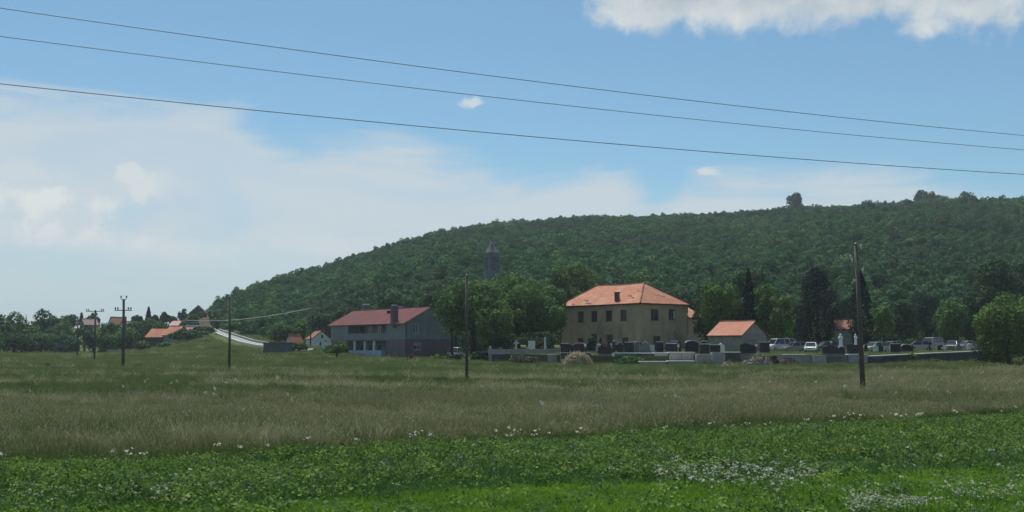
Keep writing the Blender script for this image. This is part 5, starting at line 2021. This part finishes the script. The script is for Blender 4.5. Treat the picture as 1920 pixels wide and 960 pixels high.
block('tomb', 1253, 1303, 676.5, 694, 137.0, 2.0, M['concrete_warm'], 'lower right pale tomb of the two on the bottom step', group=wl)
block('tomb', 1305, 1334, 663, 683, 138.2, 1.6, M['concrete_warm'], 'lightest square fronted tomb under the paired black blocks', group=wl, joints=1, lid=False)
block('tomb', 1335.5, 1360, 659, 688, 138.0, 1.6, M['concrete'], 'tall grey tomb side just right of the lightest one', group=wl, lid=False)
block('tomb', 1360, 1388, 660, 690, 138.4, 1.6, M['concrete_dark'], 'dark brownish tomb with thin pale slab left of the big black block', group=wl)
block('tomb', 1388, 1428, 667, 690, 138.8, 1.6, M['concrete_blue'], 'bluish tomb wall below the big black block', group=wl, lid=False)
block('tomb', 1455, 1524, 665, 690, 139.0, .6, M['concrete'], 'long pale grey wall tomb right of the rubble heap', group=wl, cap=M['concrete_warm'], joints=1)
block('tomb', 1525, 1549, 665, 694, 138.4, 1.4, M['concrete'], 'light grey square tomb left of the greenish one', group=wl, lid=False)
block('tomb', 1550, 1577, 666.5, 693, 138.8, 1.4, surf('mossy_concrete', (0.085, 0.125, 0.105), (0.06, 0.09, 0.08), 1.2, .95, .3), 'greenish mossy tomb below the first white figure', group=wl, lid=False)
block('tomb', 1578, 1590, 665, 686, 139.4, 1.4, M['granite_grey'], 'narrow dark grey tomb between the greenish and the pale one', group=wl, lid=False)
block('tomb', 1591, 1626, 664, 678, 139.2, 1.4, M['concrete'], 'pale topped tomb under the second white figure', group=wl)
block('tomb', 1627, 1655, 668, 688, 139.6, 1.0, M['concrete_dark'], 'dark tomb end just right of the leaning pole', group=wl, lid=False)


# long retaining wall on the right with pale coping
def right_wall():
    a, b = W(1630, 667, 140.3), W(1838, 657.3, 160.5)
    root = empty('boundary_wall', (a.x, a.y, 0), 0, 'long dark retaining wall with thin pale coping on the right', 'wall')
    d = b - a
    nseg = 9
    nrm = Vector((d.y, -d.x, 0)).normalized() * .18
    for k in range(nseg):
        p, q = a + d * (k / nseg), a + d * ((k + 1) / nseg)
        for nm, e, z0, z1, mt in (('panel', 0, None, 0, M['concrete_dark']), ('coping', .12, 0, .13, M['marble'])):
            nn = nrm + nrm.normalized() * e
            v = []
            g_ = .015 if nm == 'panel' else 0.005
            p2, q2 = p + d.normalized() * g_, q - d.normalized() * g_
            for s_, pt in ((-1, p2), (-1, q2), (1, q2), (1, p2)):
                v.append((pt.x + nn.x * s_ - a.x, pt.y + nn.y * s_ - a.y, (pt.z - .13 + z0) if z0 is not None else -.2))
            for s_, pt in ((-1, p2), (-1, q2), (1, q2), (1, p2)):
                v.append((pt.x + nn.x * s_ - a.x, pt.y + nn.y * s_ - a.y, pt.z - .132 + z1 + (0.0 if nm == 'panel' else .002)))
            MB().add(v, [(0, 1, 2, 3), (7, 6, 5, 4), (0, 4, 5, 1), (1, 5, 6, 2), (2, 6, 7, 3), (3, 7, 4, 0)]).build(nm, mt, root)


right_wall()

HS = [
    # px, yt, yb, w, d, style, mat, label
    (1059, 644.5, 655, 15, 144, 'slab', 'granite', 'leftmost black slab at the corner of the derelict building'),
    (1087, 643.5, 655, 24, 146, 'arch', 'granite', 'wide arched black stone with a white flower bunch'),
    (1126, 633, 655, 12, 143, 'spike', 'granite', 'black stone tapering to a point'),
    (1136, 649.5, 665, 26, 140.4, 'wide', 'granite_brown', 'big blackish block standing at the very edge, left half'),
    (1151, 640, 664, 4.5, 142, 'slab', 'granite', 'narrow upright black pillar'),
    (1163, 642.5, 656, 12, 148, 'shoulder', 'granite', 'small shouldered black stone by the narrow pillar'),
    (1180, 642, 655, 17, 147, 'slab', 'granite', 'black slab with pale top right of the shouldered stone'),
    (1194, 641, 652, 8, 150, 'arch', 'granite_grey', 'small grey arched stone below the derelict facade'),
    (1210, 640.5, 655, 23, 146, 'peak', 'granite_grey', 'pale peaked monument like a little roof'),
    (1237, 641.5, 654, 13, 149, 'slab', 'granite', 'low black slab with pale line between monument and block'),
    (1259, 644.5, 660, 21, 142, 'slab', 'granite', 'black block with bright slanted top under the building corner'),
    (1264, 640, 652, 14, 150, 'slab', 'granite_grey', 'grey slab standing behind the block with bright top'),
    (1275, 640, 654, 6, 144, 'spike', 'granite', 'slim black spike shaped stone'),
    (1297, 639, 655, 26, 146, 'arch', 'granite', 'broad arched black stone with pale rim before the side wing'),
    (1321, 640, 652, 15, 150, 'arch', 'granite', 'arched stone peeping over the paired black blocks'),
    (1321, 645.5, 662, 18, 140.6, 'slab', 'granite_brown', 'left one of the paired black blocks, with pale rim'),
    (1341, 647, 660, 19, 140.8, 'slab', 'granite', 'right one of the paired black blocks, with pale lid'),
    (1354, 643, 659, 10, 144, 'slant', 'marble', 'leaning pale stone right of the paired black blocks'),
    (1403, 643.5, 668, 31, 140.2, 'slant', 'granite', 'biggest black block, below the salmon roofed house'),
    (1434, 642, 656, 18, 148, 'slab', 'granite_brown', 'dark slab half hidden at the right of the biggest block'),
    (1557, 647.5, 666, 30, 141, 'wide', 'granite_brown', 'wide brown black block left of the first white figure'),
    (1600, 645.5, 664.5, 22, 141.2, 'slab', 'granite', 'square black block that carries the second white figure'),
    (1578, 649, 664, 13, 141.6, 'shoulder', 'granite', 'black base stone under the first white figure'),
    (1679, 645, 662, 18, 150, 'slab', 'granite', 'black slab with pale top among the right hand cars'),
    (1700, 646, 660, 20, 156, 'arch', 'granite', 'low black arch near the feathery tree'),
]
HS += [
    (929, 641, 652, 12, 165, 'arch', 'granite_grey', 'grey arched stone in the shade, leftmost under the round tree'),
    (948, 643, 652, 10, 168, 'slab', 'granite', 'dark slab in the shade second from left under the round tree'),
    (968, 638, 652, 10, 160, 'cross', 'marble', 'small white cross in the shade of the round tree'),
    (997, 639, 655, 13, 158, 'slab', 'marble', 'pale upright stone in the shade above the long grey wall'),
    (1022, 632, 654, 3.5, 162, 'slab', 'marble', 'thin pale post stone beside the derelict building'),
    (1034, 644, 654, 11, 166, 'arch', 'granite_grey', 'grey arched stone right of the thin pale post'),
]
for i, (px, yt, yb_, wp, d, st, mt, lb) in enumerate(HS):
    headstone(px, yt, yb_, wp, d, st, lb, mt, rz=R(random.uniform(-9, 9)), group='black gravestones on the terrace', cap=(mt != 'marble' and st not in ('spike', 'cross') and px not in (1136, 1403, 1557, 1600)))

rq = random.Random(77)
for k in range(34):
    px = 1058 + (1330 - 1058) * (k + rq.random() * .8) / 34 if k < 22 else 1590 + 240 * (k - 22 + rq.random() * .8) / 12
    d_ = rq.uniform(149, 160) if k < 22 else rq.uniform(150, 157) + (px - 1590) * .045
    yt_ = rq.uniform(641, 647)
    stq = rq.choice(['slab', 'arch', 'shoulder', 'cross', 'slant', 'arch'])
    mq = rq.choice(['granite', 'granite', 'granite_grey', 'granite_brown', 'marble'])
    headstone(px, yt_, 655, rq.uniform(5, 13), d_, stq, 'small %s %s stone in the crowded back row %s' % ({'granite': 'black', 'granite_grey': 'grey', 'granite_brown': 'brownish', 'marble': 'pale'}[mq], {'slab': 'square', 'arch': 'arched', 'shoulder': 'shouldered', 'cross': 'cross shaped', 'slant': 'slanting'}[stq], 'before the derelict building' if k < 22 else 'among the right hand cars'),
              mq, rz=R(rq.uniform(-18, 18)), group='small stones in the back rows', cap=False)
# ledger slabs laid flat before some stones give the pale lines between the rows
for px, y_, wp, d, lb in ((1098, 658, 30, 141.5, 'thin pale slab lying before the arched stone with flowers'), (1172, 658, 24, 141.8, 'pale ledger slab left of the stepped tombs'),
                          (1200, 658.5, 26, 142, 'pale ledger slab above the dark upper tomb'), (1232, 658, 30, 141.8, 'pale ledger slab left of the bright topped block'),
                          (1372, 658.5, 26, 141.6, 'pale ledger slab left of the biggest block'), (1490, 665, 40, 140.2, 'long pale slab edge in front of the white car')):
    c_ = W(px, y_, d)
    z0 = zf(c_.x, d)
    w_ = wp / F * d
    root = empty('ledger_slab', (c_.x, d, z0), 0, lb, 'grave slab', 'pale slabs lying on the terrace')
    MB().box(-w_ / 2, -.5, -.1, w_ / 2, .9, .12, .01).build('kerb', M['concrete'], root)
    MB().box(-w_ / 2 - .05, -.55, .123, w_ / 2 + .05, .95, .20, .01).build('slab', M['marble'], root)


# white figures of stone: head, shoulders, robe in one skin of revolution, arms as children
def figure(px, yt, yb_, d, label, pose):
    c_ = W(px, yb_, d)
    z0 = c_.z
    H = W(px, yt, d).z - z0
    root = empty('stone_figure', (c_.x, d, z0), R(pose * 12), label, 'statue', 'white stone figures')
    k = H / 1.75
    prof = [(.30, 0), (.31, .05), (.27, .12), (.25, .5), (.24, .85), (.21, 1.0), (.225, 1.15), (.25, 1.3), (.235, 1.40), (.12, 1.47), (.06, 1.50), (.058, 1.54),
            (.085, 1.58), (.10, 1.65), (.09, 1.72), (.05, 1.765), (.01, 1.78)]
    mb = MB().lathe([(r * k, z * k) for r, z in prof], 14)
    # flatten front to back and fold the robe
    mb.v = [(x * (1 + .06 * math.sin(9 * math.atan2(y, x)) * (z < 1.0 * k)), y * .72 * (1 + .06 * math.sin(9 * math.atan2(y, x)) * (z < 1.0 * k)), z) for x, y, z in mb.v]
    mb.build('body', M['statue'], root, smooth=True)
    for s_ in (-1, 1):
        sh = Vector((.23 * k * s_, 0, 1.36 * k))
        elb = Vector((.30 * k * s_, -.06 * k, 1.08 * k))
        hd = Vector((.05 * k * s_, -.22 * k, 1.15 * k + (0.12 * k if pose > 0 else 0)))
        MB().tube([sh, elb, hd], [.075 * k, .065 * k, .04 * k], 8).build('arm', M['statue'], root, smooth=True)
    MB().lathe([(.14 * k, 1.2 * k), (.17 * k, 1.5 * k), (.13 * k, 1.7 * k), (.09 * k, 1.8 * k), (.01, 1.84 * k)], 10, (0, .05 * k, 0)).build('veil', M['statue'], root, smooth=True)
    MB().box(-.36 * k, -.28 * k, -.08, .36 * k, .28 * k, .0).build('base', M['statue'], root)


figure(1576.5, 626.5, 649, 141.6, 'taller white stone figure, left of the pair by the leaning pole', -1)
figure(1604.5, 627, 645.3, 141.2, 'smaller white stone figure on the square black block by the pole', 1)


# flowers in small vases
def flowers(px, y_, d, label, colr=None):
    c_ = W(px, y_, d)
    z0 = c_.z - .25
    root = empty('flower_vase', (c_.x, d, z0), 0, label, 'flowers', 'vases of flowers on the graves')
    MB().lathe([(.07, 0), (.10, .05), (.06, .16), (.09, .22)], 8).build('vase', M['granite_grey'], root)
    rg_ = np.random.default_rng(int(px))
    P = rg_.normal(size=(60, 3)) * .09 + np.array([0, 0, .36])
    put(bpy.data.objects.new('bloom', quads_mesh('bloom', leaves_at(P, unit(P - np.array([0, 0, .3])), .08, rg_, .9), M['petal'])), root)


for px, y_, d, lb in ((1097, 649, 142.5, 'white bunch in front of the wide arched stone'), (1124, 648, 141.5, 'white bunch at the foot of the pointed black stone'),
                      (1150, 668, 139.2, 'white flowers fallen low by the narrow black pillar'), (1272, 650, 141.5, 'white bunch right of the bright topped block'),
                      (1418, 649, 140.6, 'round white bunch at the right shoulder of the biggest block'), (1558, 643, 146, 'white bunch behind the wide brown block')):
    flowers(px, y_, d, lb)


# ------------------------------------------------------------------ cars
def car_proto(kind):
    """side profile lofted across the width; nose towards -x. returns root with parts"""
    root = empty('parked_car', (0, 0, 0))
    if kind == 'hatch':
        L, Wd, Hc = 4.1, 1.7, 1.48
        belt = .88
        low = [(-2.05, .38), (-2.02, .62), (-1.85, .74), (-1.05, .86), (-.95, belt), (1.75, belt + .04), (1.98, .80), (2.05, .5), (2.0, .32), (-1.9, .27)]
        cab_ = [(-1.02, belt), (-.42, 1.40), (-.25, 1.45), (.85, 1.48), (1.35, 1.40), (1.80, belt + .04)]
    elif kind == 'estate':
        L, Wd, Hc = 4.6, 1.75, 1.5
        belt = .90
        low = [(-2.3, .38), (-2.27, .64), (-2.1, .76), (-1.2, .88), (-1.1, belt), (2.1, belt + .04), (2.25, .80), (2.3, .5), (2.25, .32), (-2.15, .27)]
        cab_ = [(-1.15, belt), (-.5, 1.42), (-.3, 1.47), (1.3, 1.5), (1.75, 1.46), (2.12, belt + .04)]
    else:
        L, Wd, Hc = 4.7, 1.85, 1.95
        belt = 1.1
        low = [(-2.35, .4), (-2.34, .75), (-2.2, .92), (-1.75, 1.02), (-1.65, belt), (2.3, belt), (2.35, 1.0), (2.35, .5), (2.3, .34), (-2.2, .3)]
        cab_ = [(-1.7, belt), (-1.1, 1.82), (-.9, 1.9), (1.9, 1.95), (2.2, 1.88), (2.32, belt)]
    hw = Wd / 2

    def loft(mb, pts_, w0, w1, zlo, zhi):
        n_ = len(pts_)
        vs = []
        for s_ in (-1, 1):
            for x, z in pts_:
                f_ = (z - zlo) / (zhi - zlo)
                vs.append((x, s_ * (w0 + (w1 - w0) * f_), z))
        fs = [tuple(range(n_)), tuple(range(2 * n_ - 1, n_ - 1, -1))] + [(i, i + n_, (i + 1) % n_ + n_, (i + 1) % n_) for i in range(n_)]
        mb.add(vs, fs)
    b = MB()
    loft(b, low, hw, hw - .02, .27, 1.0)
    # roof skin and pillars
    rt = [(x, z) for x, z in cab_ if z > belt + .3]
    wr = hw - .2
    top_ = max(z for x, z in cab_)
    vs, n_ = [], len(rt)
    for s_ in (-1, 1):
        for x, z in rt:
            vs.append((x, s_ * wr, z + .03))
    for s_ in (-1, 1):
        for x, z in rt:
            vs.append((x, s_ * wr, z - .03))
    fs = []
    for i in range(n_ - 1):
        fs.append((i, i + 1, i + 1 + n_, i + n_))
        fs.append((2 * n_ + i, 2 * n_ + i + n_, 2 * n_ + i + 1 + n_, 2 * n_ + i + 1))
    for s_, o_ in ((0, 0), (1, n_)):
        for i in range(n_ - 1):
            fs.append((o_ + i, 2 * n_ + o_ + i, 2 * n_ + o_ + i + 1, o_ + i + 1))
    b.add(vs, fs)
    p0, p1, q0, q1 = cab_[0], cab_[1], cab_[-1], cab_[-2]
    xm = (p0[0] + q0[0]) / 2
    for s_ in (-1, 1):
        for lo, hi in ((p0, p1), (q0, q1), ((xm, belt), (xm, top_)), ((xm + 1.0, belt), (xm + .95, top_))):
            b.tube([(lo[0], s_ * (hw - .05), lo[1]), (hi[0], s_ * wr, hi[1])], .045, 5)
    body = b.build('body', M['car_paint'], root)
    gm = MB()
    inner = [(x + (.03 if x < 0 else -.03), z - .02) for x, z in cab_]
    loft(gm, inner, hw - .09, wr - .03, belt, top_)
    gm.build('window_glass', M['car_glass'], root)
    wx = L / 2 - .78
    for sx in (-1, 1):
        for sy in (-1, 1):
            t_ = MB()
            t_.lathe([(.2, -.1), (.29, -.1), (.315, -.06), (.315, .06), (.29, .1), (.2, .1)], 18)
            t_.v = [(x, z, y) for x, y, z in t_.v]
            o = t_.build('wheel', M['rubber'], root, smooth=False)
            o.location = (sx * wx, sy * (hw - .08), .315)
            r_ = MB().lathe([(.03, -.09), (.205, -.085), (.205, .115), (.17, .118), (.05, .105)], 14)
            r_.v = [(x, z * sy, y) for x, y, z in r_.v]
            r_.build('rim', M['rim'], o)
    for sy in (-1, 1):
        MB().box(-L / 2 - .015, sy * (hw - .32) - .16, .58, -L / 2 + .1, sy * (hw - .32) + .16, .72, .01).build('headlight', M['lamp'], root)
        MB().box(L / 2 - .1, sy * (hw - .2) - .1, .62, L / 2 + .015, sy * (hw - .2) + .1, .85, .01).build('tail_light', M['lamp_red'], root)
        MB().box(-1.02, sy * (hw + .02), belt, -.86, sy * (hw + .18), belt + .14, .01).build('mirror', M['car_paint'], root)
    MB().box(-L / 2 - .06, -hw + .08, .33, -L / 2 + .06, hw - .08, .5, .02).build('bumper', M['car_paint'], root)
    MB().box(L / 2 - .06, -hw + .08, .36, L / 2 + .06, hw - .08, .54, .02).build('bumper', M['car_paint'], root)
    MB().box(-L / 2 - .03, -.35, .55, -L / 2 + .04, .35, .66).build('grille', M['rubber'], root)
    return root


def copy_tree(o, parent=None):
    c_ = o.copy()
    COL.objects.link(c_)
    c_.parent = parent
    for ch in list(o.children):
        copy_tree(ch, c_)
    return c_


CARS = [
    # kind, px, d, heading deg (0 = side on, nose left; 90 = nose to camera), colour, label
    ('van', 1462, 163, 25, (.85, .86, .86), 'white van with flat roof, leftmost of the cars beside the salmon roofed house'),
    ('hatch', 1492, 160, 10, (.34, .36, .38), 'grey hatchback between the white van and the white front facing car'),
    ('hatch', 1521, 157, 70, (.86, .88, .88), 'white car facing the field, beside the dark wheel'),
    ('estate', 1549, 163, 15, (.16, .17, .19), 'dark estate car half hidden behind the wide brown block'),
    ('estate', 1641, 158, 30, (.52, .56, .52), 'pale green grey estate car just right of the leaning pole'),
    ('hatch', 1672, 166, 20, (.40, .42, .43), 'grey hatchback behind the black slab on the right'),
    ('estate', 1722, 168, -15, (.50, .53, .52), 'silver estate car, first of the far right row'),
    ('van', 1748, 176, 40, (.38, .40, .41), 'grey van with dark windows in the middle of the far right row'),
    ('hatch', 1786, 172, 60, (.20, .21, .24), 'dark blue hatchback third in the far right row'),
    ('hatch', 1814, 170, 10, (.58, .60, .58), 'pale hatchback last in the row beside the bushy tree'),
    ('hatch', 899, 160, 60, (.72, .75, .74), 'white hatchback under the big tree left of the long grey wall'),
]
made = {}
for kd, px, d, hd, col_, lb in CARS:
    if kd not in made:
        r_ = made[kd] = car_proto(kd)
    else:
        r_ = copy_tree(made[kd])
    x = W(px, 650, d).x
    zz = zf(x, d)
    r_.location = (x, d, zz + .01)
    r_.rotation_euler = (0, 0, R(hd))
    tag(r_, lb, 'car' if kd != 'van' else 'van', 'cars parked on the terrace' if px > 1000 else None)
    if px < 1000 and 'group' in r_:
        del r_['group']
    for ch in r_.children:
        if ch.name.split('.')[0] in ('body', 'mirror', 'bumper'):
            ch.color = col_ + (1,)
# white van behind the house corner and a pale trailer by the village road
v_ = copy_tree(made['van'])
x = W(853, 655, 186).x
v_.location = (x, 186, zf(x, 186))
v_.rotation_euler = (0, 0, R(80))
tag(v_, 'white van glimpsed between the grey house corner and the big tree', 'van')
if 'group' in v_:
    del v_['group']
v2 = copy_tree(made['van'])
x = W(361, 613, 345).x
v2.location = (x, 345, W(361, 616, 345).z)
v2.rotation_euler = (0, 0, R(10))
tag(v2, 'tiny white van on the road below the brown earth cutting', 'van')
if 'group' in v2:
    del v2['group']
for r_ in (v_, v2):
    for ch in r_.children:
        if ch.name.split('.')[0] in ('body', 'mirror', 'bumper'):
            ch.color = (.9, .9, .9, 1)


# ------------------------------------------------------------------ heaps and oddments in the field
def heap(name, label, cat, px0, px1, yt, yb_, d, mat, seed, stones=0, brush=0, stone_mat=None, lump=.55, smat=None):
    a, b = W(px0, yb_, d), W(px1, yb_, d)
    zt = W((px0 + px1) / 2, yt, d).z
    x0, w_ = (a.x + b.x) / 2, b.x - a.x
    z0 = zf(x0, d) - .05
    H = (zt - z0) * 1.12
    root = empty(name, (x0, d, z0), 0, label, cat)
    rg_ = np.random.default_rng(seed)
    NX, NY = 26, 14
    vs = []
    for j in range(NY + 1):
        for i in range(NX + 1):
            s, t = i / NX * 2 - 1, j / NY * 2 - 1
            r2 = s * s + t * t
            h_ = max(0, 1 - r2) ** .75
            n_ = 1 + lump * float(vnoise(np.array(s * 5.0 + seed), np.array(t * 4.0), 1.7, seed)) + .25 * float(vnoise(np.array(s * 11.0), np.array(t * 9.0 + seed), 1.3, seed + 2))
            vs.append((s * w_ / 2 + rg_.normal() * .03, t * w_ * .28 + rg_.normal() * .03, H * h_ * n_ * .9 - .1 * (r2 > .95)))
    MB().add(vs, [(j * (NX + 1) + i, j * (NX + 1) + i + 1, (j + 1) * (NX + 1) + i + 1, (j + 1) * (NX + 1) + i) for j in range(NY) for i in range(NX)]).build('mound', mat, root)
    for k in range(stones):
        s = rg_.uniform(-1, 1)
        t = -abs(rg_.uniform(0, .9)) * math.sqrt(max(0, 1 - s * s))
        h_ = H * max(0, 1 - s * s - t * t) ** .75 * .9
        sz = rg_.uniform(.14, .42)
        mb = MB()
        vs = []
        for zz in (-1, 1):
            for q in range(6):
                an = q * math.pi / 3 + rg_.normal() * .25
                rr = sz * (1.0 if zz < 0 else .7) * rg_.uniform(.7, 1.2)
                vs.append((s * w_ / 2 + rr * math.cos(an), t * w_ * .28 + rr * .7 * math.sin(an), h_ + zz * sz * .4 + rg_.normal() * .03))
        mb.add(vs, [(5, 4, 3, 2, 1, 0), (6, 7, 8, 9, 10, 11)] + [(i, (i + 1) % 6, (i + 1) % 6 + 6, i + 6) for i in range(6)])
        mb.build('stone', stone_mat or M['concrete_warm'], root)
    if brush:
        s = rg_.uniform(-1, 1, brush)
        t = rg_.uniform(-1, 1, brush) * np.sqrt(np.clip(1 - s * s, 0, 1))
        h_ = H * np.clip(1 - s * s - t * t, 0, 1) ** .75
        P = np.stack([s * w_ / 2, t * w_ * .28, h_ * .95 + .05 + rg_.random(brush) * .4], 1)
        N_ = np.stack([s, t - .3, h_ * 0 + .5], 1)
        me = quads_mesh('brush', leaves_at(P, N_, np.where(rg_.random((brush, 1)) < .2, 1.1, .45), rg_, .10, .9), smat or M['straw'])
        o = bpy.data.objects.new('brush', me)
        put(o, root)
        o['kind'] = 'stuff'
    return root


heap('brush_heap', 'straw coloured heap of dry brush and pale stones left of centre', 'heap', 1056, 1110, 668, 693, 136, M['rubble'], 3, stones=16, brush=1600)
heap('rubble_heap', 'rounded earth and stone rubble heap with grassy top', 'heap', 1392, 1448, 669, 696, 134, M['rubble'], 4, stones=16, brush=120)
heap('rubble_heap', 'low spread of pale rubble trailing left of the big rubble heap', 'heap', 1342, 1396, 686, 700, 131, M['rubble'], 5, stones=14, brush=60)
heap('earth_heap', 'low reddish brown weedy heap at the foot of the long pale tomb', 'heap', 1440, 1502, 677, 695, 136, M['rust'], 6, stones=4, brush=420, smat=M['leaf_dry'])
heap('rusty_mound', 'dark rust brown humped mound in front of the grey house', 'mound', 760, 783, 669, 688, 150, M['rust'], 7, lump=.6)
heap('stone_pile', 'flat dark pile of stones left of the middle pole', 'stones', 828, 852, 679, 687, 140, M['concrete_dark'], 8, stones=6)
heap('stone_pile', 'small pale stones at the left foot of the brush heap', 'stones', 1043, 1060, 683, 694, 135, M['concrete_warm'], 9, stones=6)
# black barrel lying on the rubble heap
bp = W(1451, 669, 135.5)
br_ = empty('dark_barrel', (bp.x, 135.5, bp.z - .4), 0, 'dark barrel lying at the right end of the rubble heap', 'barrel')
t_ = MB().lathe([(.3, -.45), (.34, -.3), (.36, 0), (.34, .3), (.3, .45)], 12)
t_.v = [(x, z, y + .3) for x, y, z in t_.v]
t_.build('drum', M['granite'], br_)
t_ = MB().lathe([(.365, -.03), (.385, 0), (.365, .03)], 12)
t_.v = [(x, z, y + .3) for x, y, z in t_.v]
t_.build('hoop', M['rust'], br_)

meadow()
near_strip()
terrace_grass()

# ------------------------------------------------------------------ air
HAZE = 0.00014
if HAZE:
    hz = MB().box(-900, -120, -40, 1100, 1250, 175).build('haze', None)
    hz.data.materials.clear()
    m_, h = newmat('air_haze')
    pv = h.n('ShaderNodeVolumePrincipled')
    pv.inputs['Color'].default_value = (0.8, 0.88, 1.0, 1)
    pv.inputs['Density'].default_value = HAZE
    pv.inputs['Anisotropy'].default_value = 0.2
    o = h.n('ShaderNodeOutputMaterial')
    h.link(pv.outputs[0], o.inputs['Volume'])
    hz.data.materials.append(m_)
    tag(hz, 'thin bluish summer haze over field and hill', kind='stuff')
